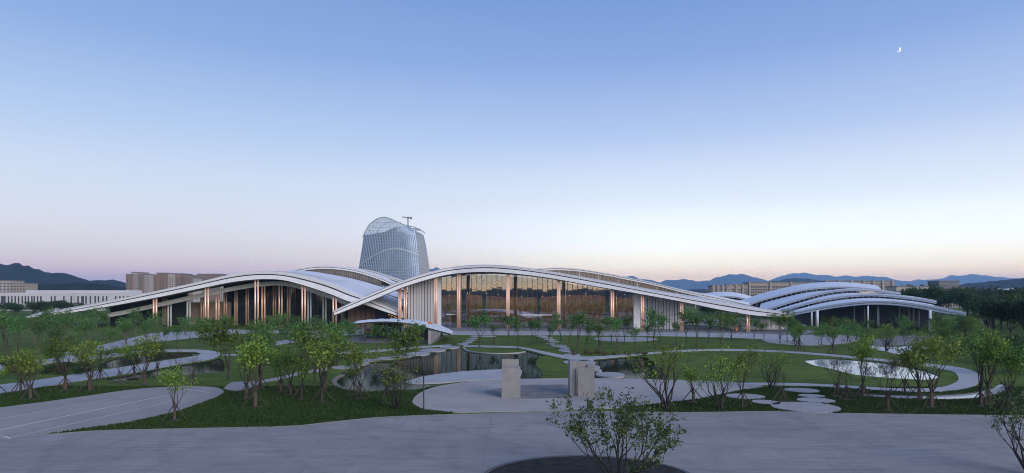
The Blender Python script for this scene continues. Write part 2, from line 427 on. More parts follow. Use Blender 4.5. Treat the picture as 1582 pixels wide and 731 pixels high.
plaza = gpoly([(637,620),(648,608),(672,598.5),(722,590),(760,587.3),(801,586),(878,584.8),(980,585.6),(1021,587),(1083,588.4),(1145,592),(1176,596),(1181,598),(1165,600.5),(1142,603.5),(1108,611),(1071,617.7),(1034,622),(985,627.5),(928,633),(868,634.3),(794,636.2),(722,637.6),(687,636.7),(657,633),(642,627)], 4)
structure('plaza', slab_mb(plaza, -.3, .045), M_PLAZA)
setts = gpoly([(748,606),(775,600),(806,596),(845,595),(880,595.5),(885,604),(880,614),(845,616),(806,616.5),(770,613)], 5)
structure('paving_patch', slab_mb(setts, 0, .055), M_SETTS)
EXCL = []
def band(upper, lower, z1=.06, name='path', m=None, z0=-.25, n=70):
    u = [tuple(G(a, b)[:2]) for a, b in interp(upper, n)]
    l = [tuple(G(a, b)[:2]) for a, b in interp(lower, n)]
    EXCL.append([tuple(p) for p in u] + [tuple(p) for p in l[::-1]])
    return structure(name, slab_mb(EXCL[-1], z0, z1), m or M_PATH)
# thin kerbs between lawn and concrete
def ribbon(pxs, wid, z0, z1, name, m, n=80, sort=True, kind=True):
    g = [G(a, b) for a, b in pxs]
    pts = []
    for i in range(len(g) - 1):
        for s in range(max(2, n // (len(g) - 1))):
            t = s / max(2, n // (len(g) - 1))
            a, b, c, d = g[max(i-1, 0)], g[i], g[i+1], g[min(i+2, len(g)-1)]
            pts.append(0.5 * ((2*b) + (c-a)*t + (2*a-5*b+4*c-d)*t*t + (3*b-a-3*c+d)*t**3))
    pts.append(g[-1])
    rows = []
    for i, p in enumerate(pts):
        d = (pts[min(i+1, len(pts)-1)] - pts[max(i-1, 0)]); d.z = 0; d.normalize()
        q = Vector((-d.y, d.x, 0)) * wid / 2
        rows.append([(p.x+q.x, p.y+q.y, z0), (p.x-q.x, p.y-q.y, z0), (p.x-q.x, p.y-q.y, z1), (p.x+q.x, p.y+q.y, z1)])
    mbx = MB().loft(rows, True, True)
    o = mbx.build(name, m)
    return tag(o, kind='structure') if kind else o
ribbon([(-60,676.3),(68,672.2),(158,666.2),(330,662.2),(448,659.2),(500,654.2),(574,646.7),(638,643.2),(722,640.2)], .14, 0, .075, 'kerb', M_KERB)
ribbon([(985,637),(1058,638.1),(1132,637.1),(1206,636.1)], .14, 0, .075, 'kerb', M_KERB)
ribbon([(1300,639.1),(1420,641.1),(1582,643.1),(1700,645.1)], .14, 0, .075, 'kerb', M_KERB)
# painted lines on the driveway
for pts, w in (([(-40,673),(0,665),(126,638.5),(205,622),(259,611)], .17), ([(20,676.2),(70,664.5),(126,652),(190,638),(259,622)], .09), ([(-40,656),(6,647),(126,625),(208,610.6)], .07),
               ([(-14,670.5),(0,673.2),(16,678)], .22), ([(284,601.8),(305,604.2),(322,607.5)], .12)):
    ribbon(pts, w, .037, .042, 'lane_marking', M_PAINT, n=40)
# paths
pa = gpoly([(-80,606),(0,595),(63,587),(126,577),(177,569.5),(237,560),(275,554.3),(303,550),(310,546.7),(300,543.9),(275,543.6),(240,544.4),(200,548.3),(150,555),(63,564),(0,572),(-80,580),
            (-80,572),(0,564),(63,556),(150,549),(200,544),(239,541.3),(282,540.3),(315,541),(336,544),(340,547),(338,550.6),(323,556),(282,562.5),(239,570.5),(202,577),(136,587),(63,599),(0,609),(-80,620)], 3)
structure('path', slab_mb(pa, -.25, .06), M_PATH)
band([(100,545),(150,535),(200,523),(240,514.5),(300,512.5),(340,509.5),(400,510),(472,511),(560,509.5)], [(100,556),(150,545),(200,535),(240,528.5),(270,525.5),(300,522),(340,518.5),(400,514.5),(472,515),(560,512.5)], .05)
band([(365,543),(408,532),(467,521.5),(500,515.5),(560,513.3)], [(372,546),(408,538),(467,527),(500,521),(560,517)], .065)
band([(343,547.2),(398,547.6),(453,547.2),(512,545.4),(556,542.6),(600,539.5),(640,536),(697,532.4)], [(343,549.8),(398,549.9),(453,549.6),(512,548),(556,545.4),(600,542.4),(640,538.6),(697,534.6)], .055)
band([(345,601.5),(352,594.5),(372,590.2),(398,588.6),(435,582),(472,573),(507,569.5)], [(345,602),(362,604.5),(385,601),(400,594),(435,586.5),(472,577),(507,572.5)], .05, m=M_PLAZA)
loop_u = [(716,533.2),(741,534.2),(769,534.7),(806,536.6),(843,544),(875,549.8),(905,551.4),(940,550),(980,547),(1034,542.2),(1095,539.8),(1157,540.2),(1220,543),(1308,550),(1369,555.6),(1430,562),(1475,567)]
loop_l = [(716,536.2),(741,536.6),(769,537.2),(806,539.4),(843,548),(875,554.8),(905,556),(940,553.6),(980,549.8),(1034,544.8),(1095,542.2),(1157,542.7),(1220,545.6),(1308,553.2),(1369,559.2),(1430,566.6),(1475,574)]
band(loop_u, loop_l, .07, n=120)
loop_end = gpoly([(1455,565),(1475,567),(1499,572),(1513,580),(1514,588),(1506,596.5),(1486,602.5),(1455,605.5),(1417,606.5),(1370,604.5),(1308,600.5),(1250,597),(1205,595.5),(1150,594.5),(1150,592),(1205,592.2),(1250,593.2),(1308,596.3),(1370,600),(1417,601),(1455,598.5),(1475,592),(1481,585),(1475,576),(1462,571)], 4)
structure('path', slab_mb(loop_end, -.25, .062), M_PATH)
band([(640,513.5),(690,512.3),(760,511.6),(860,512),(980,513),(1100,514.5),(1240,518)], [(640,517),(690,517.5),(760,518),(860,518),(980,519),(1100,521),(1240,527)], .05)
fc = gpoly([(540,505.5),(660,504.4),(800,503.4),(960,503.6),(1100,504.5),(1240,508),(1240,517),(1100,514),(980,512.4),(860,511.4),(760,511),(640,512.7),(540,512)], 2)
structure('forecourt', slab_mb(fc, -.2, .04), mat('forecourt_paving', (.2, .2, .21), .7, noise_amt=.12, noise_scale=.3))
structure('path', slab_mb(gpoly([(918,524),(930,521.6),(966,520.8),(1000,521.8),(1015,524.5),(1000,527),(966,528),(930,526.8)], 5), -.2, .06), M_STONE)
structure('gravel_bed', slab_mb(gpoly([(1322,537),(1345,535.2),(1380,537),(1415,534),(1434,536.5),(1420,541),(1388,547),(1368,543),(1345,540)], 5), -.2, .05), mat('white_gravel', (.6, .6, .58), .9, noise_amt=.12, noise_scale=2))
structure('paving', slab_mb(gpoly([(1180,523),(1230,518),(1300,518),(1330,522),(1310,530),(1250,534),(1190,530)], 4), -.2, .045), M_STONE)
structure('paving', slab_mb(gpoly([(1340,528),(1395,519),(1440,520),(1430,528),(1390,534),(1350,535)], 4), -.2, .045), M_SETTS)
structure('paving', slab_mb(gpoly([(1045,494),(1120,492.5),(1200,494),(1240,499),(1236,505.5),(1150,503.5),(1060,502)], 3), -.2, .045), M_PATH)
# lawn islands and pale beach standing in the pond
structure('lawn_island', slab_mb(gpoly([(716,537.4),(741,537.9),(769,538.4),(800,540.5),(811,543),(800,545),(769,546),(741,544.5),(722,541.5)], 5), -.5, .05), M_GRASS)
structure('lawn_island', slab_mb(gpoly([(844,549.5),(875,556.2),(893,557),(890,563),(894,575),(890,584.5),(840,585.5),(838,575),(828,563),(832,553)], 5), -.5, -.05), M_GRASS)
structure('lawn_island', slab_mb(gpoly([(1002,552.5),(1030,545.4),(1060,543.8),(1095,587.5),(1040,586.6),(1028,579),(1022,568),(1010,559)], 4), -.5, .02), M_GRASS)
structure('stone_beach', slab_mb(gpoly([(628,589.5),(642,584.5),(660,580.3),(709,574.2),(760,571),(800,570.5),(806,574),(800,583),(774,585.3),(722,587.6),(685,591),(650,592.5),(633,592)], 5), -.5, .0), M_PATH)
ribbon([(529,579.5),(519,585),(517,592),(525,598.5),(545,604),(575,605.3)], .55, -.3, .09, 'pond_edging', mat('pond_edge_stone', (.22,.18,.14), .85, noise_amt=.2, noise_scale=2))
ribbon([(716,537.2),(722,541.7),(741,544.7),(769,546.2),(800,545.2),(811,543)], .3, -.5, .08, 'pond_edging', M_PATH)
# planted bed in the road, bottom of the picture
bc = Vector((4.6, 37.6, 0))
bed = closed([(bc.x + 6.3*math.cos(a)*(1+.04*math.sin(3*a)), bc.y + 6.6*math.sin(a)*(1+.03*math.cos(2*a))) for a in [2*math.pi*k/14 for k in range(14)]], 5)
structure('planting_bed', slab_mb(bed, 0, .06), M_SOIL)
rows = []
for k in range(91):
    a = 2*math.pi*k/90
    rr = [(6.3*(1+.04*math.sin(3*a)), 6.6*(1+.03*math.cos(2*a)))][0]
    c, s_ = math.cos(a), math.sin(a)
    rows.append([(bc.x+(rr[0]+o)*c, bc.y+(rr[1]+o)*s_, z) for o, z in ((-.08, .02), (.16, .02), (.16, .10), (-.08, .10))])
structure('kerb', MB().loft(rows, True), mat('bed_edging', (.10, .10, .11), .8, noise_amt=.35, noise_scale=9))

# stepping stones (each a flat rounded slab lying in the lawn or the water), pieces of the ground
def stone_at(px, py, hw, hh, seed):
    rnd = random.Random(seed)
    c = G(px, py); near = G(px, py + hh); far = G(px, py - hh)
    rx = hw / F * c.y; ry = (far.y - near.y) / 2
    skew = (near.x + far.x) / 2 - c.x
    pts = [(rx*math.cos(a)*(1+rnd.uniform(-.06,.06)), ry*math.sin(a)*(1+rnd.uniform(-.05,.05))) for a in [2*math.pi*k/9 for k in range(9)]]
    o = slab_mb(closed(pts, 3), -.25, .085).build('stepping_stone', M_STONE, ground)
    o.location = (c.x, (near.y + far.y)/2, 0)
    EXCL.append([(c.x + a, (near.y + far.y)/2 + q) for a, q in closed(pts, 3)])
for i, s in enumerate([(836,519.6,9,.9),(845,522,10,1.1),(849,525,9,1.2),(855,528,9,1.3),(851,531.5,7,1.3),(864,535,12,1.8),(872,538.2,8,1.4),(872,542,10,2),(886,545,9,1.3),(884,549,13,2.2),
                       (895,560.5,25,3.6),(905,557.2,12,1.2),(916,567,11,2.4),(922,572.5,8,2.4),(943,579.5,23,4),
                       (752,520,14,1),(733,519.8,8,1),(731,523.2,7,1),(727,526.4,8,1.1),(722,529.5,8,1.1),(714,532,9,1.1),(695,537,16,2),(668,541.5,20,2.6),(645,547,18,2.8),(620,551.5,16,2.2),(598,554,16,2.2),(572,557,14,2.2),(556,562,13,2.8),(534,568,22,2.8),
                       (1151,613.3,30,4.2),(1184,622.3,20,3.6),(1246,630,53,8.2),(1262,619.5,28,4.2),(1254,612.6,20,2.6),(1239,604,26,3.8)]):
    stone_at(*s, i)
# ------------------------------------------------------------------ hills and mountains
def hill(name, ridge, Y, depth, m, seed, amp=.16, n=260, rows_n=26, back=.6, rough=3.2):
    c = interp([(a, b) for a, b in ridge], n)
    for q in c: q[1] += rough * (HY - q[1]) / 30 * noise.fractal(Vector((q[0] * .06, seed * 3.3, 0)), .9, 2.1, 5)
    rows = []
    for j in range(rows_n + 1):
        v = -1 + 2 * j / rows_n                    # -1 near foot, 0 ridge, 1 far foot
        row = []
        for i in range(n):
            px, py = c[i]
            zr = CH - (py - HY) / F * Y
            x = (px - CX) / F * Y
            y = Y + (v * depth if v < 0 else v * depth * back)
            prof = (1 - abs(v)) ** 1.15
            nz = noise.fractal(Vector((x / depth * 5 + seed * 7, y / depth * 5, seed)), 1.0, 2.0, 5)
            z = zr * prof + amp * zr * nz * min(1, abs(v) * 4) * (1 - abs(v)) * 1.6 - (12 if abs(v) > .99 else 0)
            row.append((x + v * depth * .1 * nz, y, z))
        rows.append(row)
    o = structure(name, MB().loft(rows), m, True)
    return o
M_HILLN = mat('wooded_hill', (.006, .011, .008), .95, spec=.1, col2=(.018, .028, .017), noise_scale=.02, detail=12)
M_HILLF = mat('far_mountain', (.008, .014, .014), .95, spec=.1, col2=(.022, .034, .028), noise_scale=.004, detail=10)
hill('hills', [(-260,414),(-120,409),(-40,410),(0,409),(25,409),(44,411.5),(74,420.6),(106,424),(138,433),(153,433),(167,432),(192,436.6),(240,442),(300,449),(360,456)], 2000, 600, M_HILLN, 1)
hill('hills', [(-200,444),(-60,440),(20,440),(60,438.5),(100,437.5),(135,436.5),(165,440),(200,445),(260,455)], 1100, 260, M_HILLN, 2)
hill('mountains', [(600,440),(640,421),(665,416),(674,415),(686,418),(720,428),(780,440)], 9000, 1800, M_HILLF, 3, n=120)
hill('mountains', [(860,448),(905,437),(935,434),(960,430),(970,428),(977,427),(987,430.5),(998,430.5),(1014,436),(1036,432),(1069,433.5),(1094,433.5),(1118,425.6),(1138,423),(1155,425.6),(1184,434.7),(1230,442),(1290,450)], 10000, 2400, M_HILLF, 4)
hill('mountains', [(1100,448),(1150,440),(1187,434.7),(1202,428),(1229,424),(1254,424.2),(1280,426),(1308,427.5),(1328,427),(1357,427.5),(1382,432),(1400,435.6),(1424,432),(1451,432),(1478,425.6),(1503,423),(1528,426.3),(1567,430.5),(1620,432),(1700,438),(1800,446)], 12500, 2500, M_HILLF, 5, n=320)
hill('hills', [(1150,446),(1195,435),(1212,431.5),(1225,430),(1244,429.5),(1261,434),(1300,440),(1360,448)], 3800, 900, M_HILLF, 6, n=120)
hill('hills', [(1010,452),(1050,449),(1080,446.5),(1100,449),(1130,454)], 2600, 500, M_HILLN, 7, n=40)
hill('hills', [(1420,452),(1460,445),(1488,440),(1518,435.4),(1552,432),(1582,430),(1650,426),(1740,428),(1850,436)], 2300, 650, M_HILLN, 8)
# low wooded rise behind the photographer, seen mirrored in the glass wall
rows = []
for v, h in ((0, -5), (60, 14), (160, 24), (420, -5)):
    rows.append([(x, -900 - v, h + (0 if h < 0 else 7 * noise.noise(Vector((x * .006, v, 0))) + 4 * noise.noise(Vector((x * .03, v, 3))))) for x in range(-2400, 2401, 60)])
structure('hills', MB().loft(rows[::-1]), M_HILLN, True)

# ------------------------------------------------------------------ halls
def sweep(name, m, rows, parent):       # rows: cross-sections along a curve
    return MB().loft(rows, True, True).build(name, m, parent)
def curve3(pts, Yf, n=64):
    c = interp(pts, n)
    return [P(a, b, Yf(a)) for a, b in c]
def eave(parent, top, bot, lip=.30, groove=.14, m_f=None):
    """fascia of a roof: a thin lip, a dark shadow groove and the broad lower board"""
    def sec(f0, f1, y0, y1):
        out = []
        for t, b in zip(top, bot):
            h = t.z - b.z
            za, zb = t.z - h * f0, t.z - h * f1
            out.append([(t.x, t.y + y0, za), (t.x, t.y + y1, za), (t.x, t.y + y1, zb), (t.x, t.y + y0, zb)])
        return out
    sweep('eave_lip', M_LIP, sec(0, lip, 0, 1.2), parent)
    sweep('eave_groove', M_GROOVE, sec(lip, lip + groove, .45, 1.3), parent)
    sweep('fascia', m_f or M_FASCIA, sec(lip + groove, 1, .12, 1.2), parent)
def shell(name, m, a, b, th, parent, smooth=True, z=0.0):
    """a roof or ceiling skin between two curves, th thick (downwards)"""
    rows = []
    for p, q in zip(a, b):
        r = [p.lerp(q, t) for t in (0, .33, .67, 1)]
        rows.append([(v.x, v.y, v.z + z) for v in r] + [(v.x, v.y, v.z - th + z) for v in r[::-1]])
    return MB().loft(rows, True, True).build(name, m, parent)
M_SEAM = mat('roof_seam', (.36, .365, .385), .5)
def seams(parent, a, b, ts, w=.12, h=.12):
    for t in ts:
        rows = []
        for p, q in zip(a, b):
            v = p.lerp(q, t); rows.append([(v.x, v.y - w, v.z), (v.x, v.y + w, v.z), (v.x, v.y + w, v.z + h), (v.x, v.y - w, v.z + h)])
        sweep('roof_seam', M_SEAM, rows, parent)
def wall_under(name, m, top, z0f, parent, dy=0.0):
    rows = [[(t.x, t.y + dy, t.z), (t.x, t.y + dy + .25, t.z), (t.x, t.y + dy + .25, z0f(t)), (t.x, t.y + dy, z0f(t))] for t in top]
    return sweep(name, m, rows, parent)
def column(parent, px, Y, ytop, n=2, m=None, gap=.62, r=.30, z0=0.0, uplit_tone=True):
    """a cluster of slender tubes on a base, raised copper colour in place of uplights"""
    c = P(px, HY, Y); zt = CH - (ytop - HY) / F * Y
    col = MB().box((c.x - gap*(n-1)/2 - r - .12, Y - r - .12, z0), (c.x + gap*(n-1)/2 + r + .12, Y + r + .12, z0 + .16)).build('column', M_KERB, parent)
    for k in range(n):
        x = c.x + (k - (n - 1) / 2) * gap
        MB().tube([(x, Y, z0 + .16), (x, Y, zt)], r, 12).build('column_tube', m or M_COPPER, col, True)
    return col

# ---- main hall
main = thing('exhibition_hall', 'large central hall with one long white arched roof, copper columns and a tall glass front', 'hall', P(790, HY, 215).xyz * Vector((1, 1, 0)))
main.location = (0, 0, 0)
def Ym(px): return 213 - (px - 700) * .045 if px > 700 else 213 - (700 - px) * .028
NM = 110
m_top = curve3([(516,480.5),(560,460),(580,451.4),(617,436.6),(654,424),(691,415),(728,410.8),(752,410),(789,412),(840,418.5),(923,433),(997,447.7),(1058,459),(1118,468.5),(1168,477),(1226,485.5)], Ym, NM)
m_bot = curve3([(516,487),(560,469.5),(580,461.5),(621,444.2),(654,433.6),(691,424.5),(728,420.6),(752,420),(789,422.2),(840,428.2),(923,442.8),(997,455.6),(1058,467),(1118,479.4),(1168,487.5),(1226,490)], Ym, NM)
def m_backf(t):                        # the deck meets the foot of the upper clerestory
    px = CX + t.x / t.y * F; py = HY + (CH - t.z) / t.y * F
    return P(px, py - float(np.interp(px, [516, 800, 840, 930, 1058, 1118, 1226], [1.5, .6, .4, 1.2, 4.0, 4.2, 1.5])), t.y + 30)
m_back = [m_backf(t) for t in m_top]
roof = MB().loft([[(p.x, p.y + 1.0, p.z - .05), (p.x, p.y+1.0, p.z - .6), (q.x, q.y, q.z - .6), (q.x, q.y, q.z - .05)] for p, q in zip(m_top, m_back)], True, True).build('roof', M_ROOF, main)
eave(roof, m_top, m_bot)
seams(roof, m_top, m_back, (.25, .5, .75))
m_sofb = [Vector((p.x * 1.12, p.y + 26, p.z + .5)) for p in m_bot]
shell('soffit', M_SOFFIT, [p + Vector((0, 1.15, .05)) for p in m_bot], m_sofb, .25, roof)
def m_bot_at(x, Y):                     # underside of the roof above ground point
    best = min(range(NM), key=lambda i: abs(m_bot[i].x / m_bot[i].y - x / Y))
    return m_bot[best].z
WY = 8.0                                # the walls stand this far behind the eave
def wall_pt(px): return (px - CX) / F * (Ym(px) + WY), Ym(px) + WY
# white ribbed panels
for a, b in ((630, 682), (979, 1051)):
    n = int((b - a) / 4.2)
    for k in range(n):
        p0, p1 = a + (b - a) * k / n, a + (b - a) * (k + 1) / n
        (x0, y0), (x1, y1) = wall_pt(p0), wall_pt(p1)
        zt = m_bot_at((x0 + x1) / 2, (y0 + y1) / 2) + .35
        d = .22 if k % 2 else .0
        MB().box((x0 + .09, y0 - d, .1), (x1 - .09, y0 + .35, zt)).build('wall_panel', M_PANEL, main)
    (x0, y0), (x1, y1) = wall_pt(a), wall_pt(b)
    MB().loft([[(x0, y0 + .4, 0), (x0, y0 + .7, 0), (x0, y0 + .7, m_bot_at(x0, y0)), (x0, y0 + .4, m_bot_at(x0, y0))],
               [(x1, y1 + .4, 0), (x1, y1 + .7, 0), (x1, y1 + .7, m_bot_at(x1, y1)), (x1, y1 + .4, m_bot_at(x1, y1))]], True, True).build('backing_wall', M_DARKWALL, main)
(xa, ya), (xb, yb) = wall_pt(673.5), wall_pt(682)
MB().box((xa, ya - .5, .1), (xb, ya + .4, m_bot_at(xb, yb) + .3)).build('pier', M_FASCIA, main)
(xa, ya), (xb, yb) = wall_pt(978.5), wall_pt(989)
MB().box((xa, ya - .6, .1), (xb, ya + .4, m_bot_at(xb, yb) + .3)).build('pier', M_FASCIA, main)
# glass front: each pane its own piece, slightly out of plane like real glazing
rg = random.Random(5)
glass_front = MB().box((wall_pt(682)[0], wall_pt(682)[1] - .3, .05), (wall_pt(978)[0], wall_pt(682)[1] + .1, .1)).build('glass_front', M_MULL, main)
NC = 38
for k in range(NC):
    p0, p1 = 682 + 296 * k / NC, 682 + 296 * (k + 1) / NC
    (x0, y0), (x1, y1) = wall_pt(p0), wall_pt(p1)
    zt = m_bot_at((x0 + x1) / 2, (y0 + y1) / 2) + .3
    MB().box((x0 - .04, y0 - .16, .1), (x0 + .04, y0 + .12, zt)).build('mullion', M_MULL, glass_front)
    z = .12; first = (2.5, 1.6, 3.1)[k % 3]
    while z < zt - .05:
        z1 = min(zt, z + first); first = 2.55
        if zt - z1 < .8: z1 = zt
        w, h = (x1 - x0) / 2 - .05, (z1 - z) / 2 - .025
        pane = MB().box((-w, -.02, -h), (w, .02, h)).build('pane', M_GLASS, glass_front)
        pane.location = ((x0 + x1) / 2, (y0 + y1) / 2, (z + z1) / 2)
        pane.rotation_euler = (R(rg.gauss(0, .05)), 0, math.atan2(y1 - y0, x1 - x0) + R(rg.gauss(0, .12)))
        if z1 < zt: MB().box((x0 + .06, y0 - .1, z1 - .025), (x1 - .06, y0 + .08, z1 + .025)).build('transom', M_MULL, glass_front)
        z = z1
# entrance canopy bar across the glass
for a, b in ((690, 703), (806, 852)):
    (x0, y0), (x1, y1) = wall_pt(a), wall_pt(b)
    MB().box((x0, y1 - 2.2, 4.35), (x1, y0 - .3, 4.6)).build('entrance_canopy', M_FASCIA, main)
# inside
(x0, y0), (x1, y1) = wall_pt(676), wall_pt(985)
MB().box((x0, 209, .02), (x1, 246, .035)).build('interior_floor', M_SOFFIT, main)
pts = [((px - CX) / F * (Ym(px) + 24), Ym(px) + 24) for px in np.linspace(664, 1000, 34)]
wood = MB().box((pts[0][0], pts[0][1] + .5, 0), (pts[-1][0], pts[0][1] + .8, 10.2)).build('interior_wall', M_WOOD, main)
for i in range(33):
    (a0, b0), (a1, b1) = pts[i], pts[i + 1]
    dz = .5 * math.sin(i * .35)
    d = .5 * math.sin(i * .8)
    MB().loft([[(a0 + .04, b0 + d, 0), (a0 + .04, b0 + d + .4, 0), (a0 + .04, b0 + d + .4, 10.6 + dz), (a0 + .04, b0 + d, 10.6 + dz)],
               [(a1, b1 + d, 0), (a1, b1 + d + .4, 0), (a1, b1 + d + .4, 10.6 + dz), (a1, b1 + d, 10.6 + dz)]], True, True).build('wood_panel', M_WOOD, wood)
rows = []
for x in np.linspace(pts[0][0], pts[-1][0], 30):
    z = m_bot_at(x, 240) - .1
    rows.append([(x, 240, 0), (x, 240.4, 0), (x, 240.4, z), (x, 240, z)])
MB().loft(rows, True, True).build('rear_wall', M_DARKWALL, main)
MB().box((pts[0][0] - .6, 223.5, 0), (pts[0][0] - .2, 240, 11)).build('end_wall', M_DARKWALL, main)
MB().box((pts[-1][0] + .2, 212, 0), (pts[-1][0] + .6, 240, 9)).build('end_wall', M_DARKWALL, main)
for px in (717, 748, 832, 938):
    c = P(px, HY, Ym(px) + 13)
    MB().tube([(c.x, c.y, 0), (c.x, c.y, m_bot_at(c.x, c.y) + .2)], .62, 16).build('interior_column', mat('pale_column', (.55, .62, .64), .4), main, True)
M_LAMP = emit_mat('lamp_glow', (1, .72, .42), 6)
for k, px in enumerate((694, 722, 752, 770, 806, 838, 880, 905, 936, 965)):
    c = P(px, HY, Ym(px) + 17); z = 10.9 + .5 * math.sin(k)
    lamp = MB().tube([(c.x, c.y, z + .2), (c.x, c.y, z + .75)], [.26, .12], 10).build('pendant_lamp', M_DARK, main)
    MB().tube([(c.x, c.y, z + .05), (c.x, c.y, z + .2)], .13, 10).build('lamp_bulb', M_LAMP, lamp)
for px in (690, 725, 760, 795, 830, 865, 900, 935, 970):      # wall washers on the ceiling, turned to the wooden wall
    c = P(px, HY, Ym(px) + 15.5); z = min(12.6, m_bot_at(c.x, c.y) - .6)
    hs = MB().box((c.x - 1.6, c.y - .25, z), (c.x + 1.6, c.y - .05, z + .5)).build('wall_washer', M_DARK, main)
    ld = bpy.data.lights.new('washer_light', 'AREA'); ld.shape = 'RECTANGLE'; ld.size = 3.0; ld.size_y = .35; ld.energy = 430; ld.color = (1, .74, .5)
    lo = bpy.data.objects.new('washer_light', ld); COL.objects.link(lo); lo.parent = hs; lo.location = (c.x, c.y, z + .1)
    lo.rotation_euler = Vector((0, 1, -.55)).to_track_quat('-Z', 'Y').to_euler()
# columns
for px, yt, n, dy in ((617.5, 446, 2, 4.5), (626, 443.5, 2, 5.2), (673, 429, 2, 1.6), (708.5, 422.5, 2, 1.6), (784.5, 422.5, 2, 1.6), (863, 432.5, 2, 1.6), (946, 446.5, 2, 1.6), (992.5, 454.5, 2, 1.6), (1053, 466, 2, 1.6), (1155.5, 485.5, 2, 1.6)):
    column(main, px, Ym(px) + dy, yt - 1.0, n)
# upper clerestory roof behind
def Yr(px): return 246 - (px - 860) * .03
r_top = curve3([(805,417),(829,415),(866,413.7),(898,416),(933,421.4),(972,429),(1009,436.6),(1058,449),(1118,461.5),(1160,471)], Yr, 60)
r_bot = [p - Vector((0, 0, .95)) for p in r_top]
r_back = [Vector((p.x * 1.1, p.y + 26, p.z + .5)) for p in r_top]
up = shell('upper_roof', M_ROOF, [p + Vector((0, .8, 0)) for p in r_top], r_back, .5, main)
eave(up, r_top, r_bot, .34, .16)
cl = wall_under('clerestory', M_CLER, [p + Vector((0, 1.0, .1)) for p in r_bot[4:46]], lambda t: t.z - 4.5, main)
for i in range(5, 46, 1):
    p = r_bot[i]; MB().box((p.x - .07, p.y + .75, p.z - 4.5), (p.x + .07, p.y + .98, p.z + .1)).build('mullion', M_FASCIA if i % 5 == 0 else M_MULL, cl)

# ---- left hall
left = thing('exhibition_hall', 'left hall with a low white arched roof over rows of paired copper columns', 'hall')
def Yl(px): return 216.0
NL = 90
l_top = curve3([(40,489),(60,486),(100,479),(148,469.5),(234,451.4),(308,435.4),(357,424.2),(382,420.4),(406,419.2),(437,420.8),(474,427.2),(511,437.5),(540,449.5),(560,458),(590,471),(626,486.5)], Yl, NL)
l_bot = curve3([(40,491),(60,489.5),(100,484.5),(160,474.8),(241,459.8),(318,443.8),(357,436),(382,432.8),(410,431.2),(437,432.8),(466,440),(513,455.5),(540,466),(560,470),(590,480),(626,492)], Yl, NL)
def l_backf(t):
    return Vector((t.x * 1.10 + (4 if t.x > -60 else 0), 246, t.z + .9 + max(0, min(1, (t.x + 85) / 30)) * 1.0))
l_back = [l_backf(t) for t in l_top]
lroof = MB().loft([[(p.x, p.y + 1.0, p.z - .05), (p.x, p.y+1.0, p.z - .5), (q.x, q.y, q.z - .5), (q.x, q.y, q.z - .05)] for p, q in zip(l_top, l_back)], True, True).build('roof', M_ROOF, left)
eave(lroof, l_top, l_bot, .34, .14)
seams(lroof, l_top, l_back, (.2, .4, .6, .8))
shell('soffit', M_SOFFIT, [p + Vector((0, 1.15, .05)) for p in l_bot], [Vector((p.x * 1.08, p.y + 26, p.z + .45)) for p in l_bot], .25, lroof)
b_top = curve3([(150,487),(197,478.2),(241,468.5),(318,451.6),(375,440),(406,435.6),(440,435.2),(470,442),(513,456.5),(545,469)], lambda a: 226.0, 60)
sweep('inner_beam', M_FASCIA, [[(p.x, p.y, p.z), (p.x, p.y + .8, p.z), (p.x, p.y + .8, p.z - 1.5), (p.x, p.y, p.z - 1.5)] for p in b_top], lroof)
for px, Y, yt, n, m_ in ((239.5, 217.6, 460.3, 2, None), (319.5, 217.6, 443.6, 2, None), (396.5, 217.6, 432, 2, None), (469, 217.6, 440.8, 2, None), (517, 217.6, 457.4, 2, None),
                        (336, 227, 449.5, 2, None), (406.8, 227, 437.3, 2, None), (433.5, 227, 436.5, 2, None), (312.5, 238, 455, 2, None), (364.5, 238, 444, 2, None), (382, 238, 441, 2, None), (446, 238, 438, 2, None),
                        (255, 240, 462, 3, None), (262, 228, 466, 2, M_WHITECOL), (291.5, 228, 459, 2, M_WHITECOL), (478, 228, 446, 2, M_WHITECOL), (501.5, 228, 454, 2, M_WHITECOL), (530, 232, 464, 2, None), (424, 240, 440, 2, None), (348, 240, 449, 2, None)):
    column(left, px, Y, yt - .8, n, m_, gap=.95 if Y < 230 else .8)
def l_at(px): return np.interp(px, [p.x / p.y * F + CX for p in l_bot], [p.z for p in l_bot])
gl = MB().box(((345 - CX) / F * 244, 244, 0), ((545 - CX) / F * 244, 244.3, .2)).build('glass_wall', M_MULL, left)
n = 34
for k in range(n):
    p0, p1 = 346 + 200 * k / n, 346 + 200 * (k + 1) / n
    x0, x1 = (p0 - CX) / F * 244, (p1 - CX) / F * 244
    zt = float(l_at((p0 + p1) / 2)) + .6
    for z0, z1 in ((.2, 3.4), (3.45, 7.2), (7.25, zt)):
        if z1 > z0 + .3:
            pn = MB().box((-(x1-x0)/2 + .05, -.02, (z0-z1)/2), ((x1-x0)/2 - .05, .02, (z1-z0)/2)).build('pane', M_DGLASS, gl)
            pn.location = ((x0+x1)/2, 244, (z0+z1)/2); pn.rotation_euler = (R(rg.gauss(0, .3)), 0, R(rg.gauss(0, .4)))
    MB().box((x0 - .05, 243.7, .2), (x0 + .05, 244.1, zt)).build('mullion', M_MULL, gl)
bw = MB().box(((292 - CX) / F * 241, 241.5, 0), ((356 - CX) / F * 241, 241.8, 8.2)).build('brown_wall', M_DARKWALL, left)
for k in range(16):
    p0 = 293 + 4 * k
    MB().box(((p0 - CX) / F * 241 + .03, 241 - .15 * (k % 2), 0), ((p0 + 4 - CX) / F * 241 - .03, 241.45, 8.3)).build('wall_panel', mat('beige_panel', (.40, .31, .24), .6, rand=.1), bw)  # plain beige, tone varying a little from panel to panel
wl_ = [(px, float(l_at(px)) + .3) for px in range(170, 300, 10)]
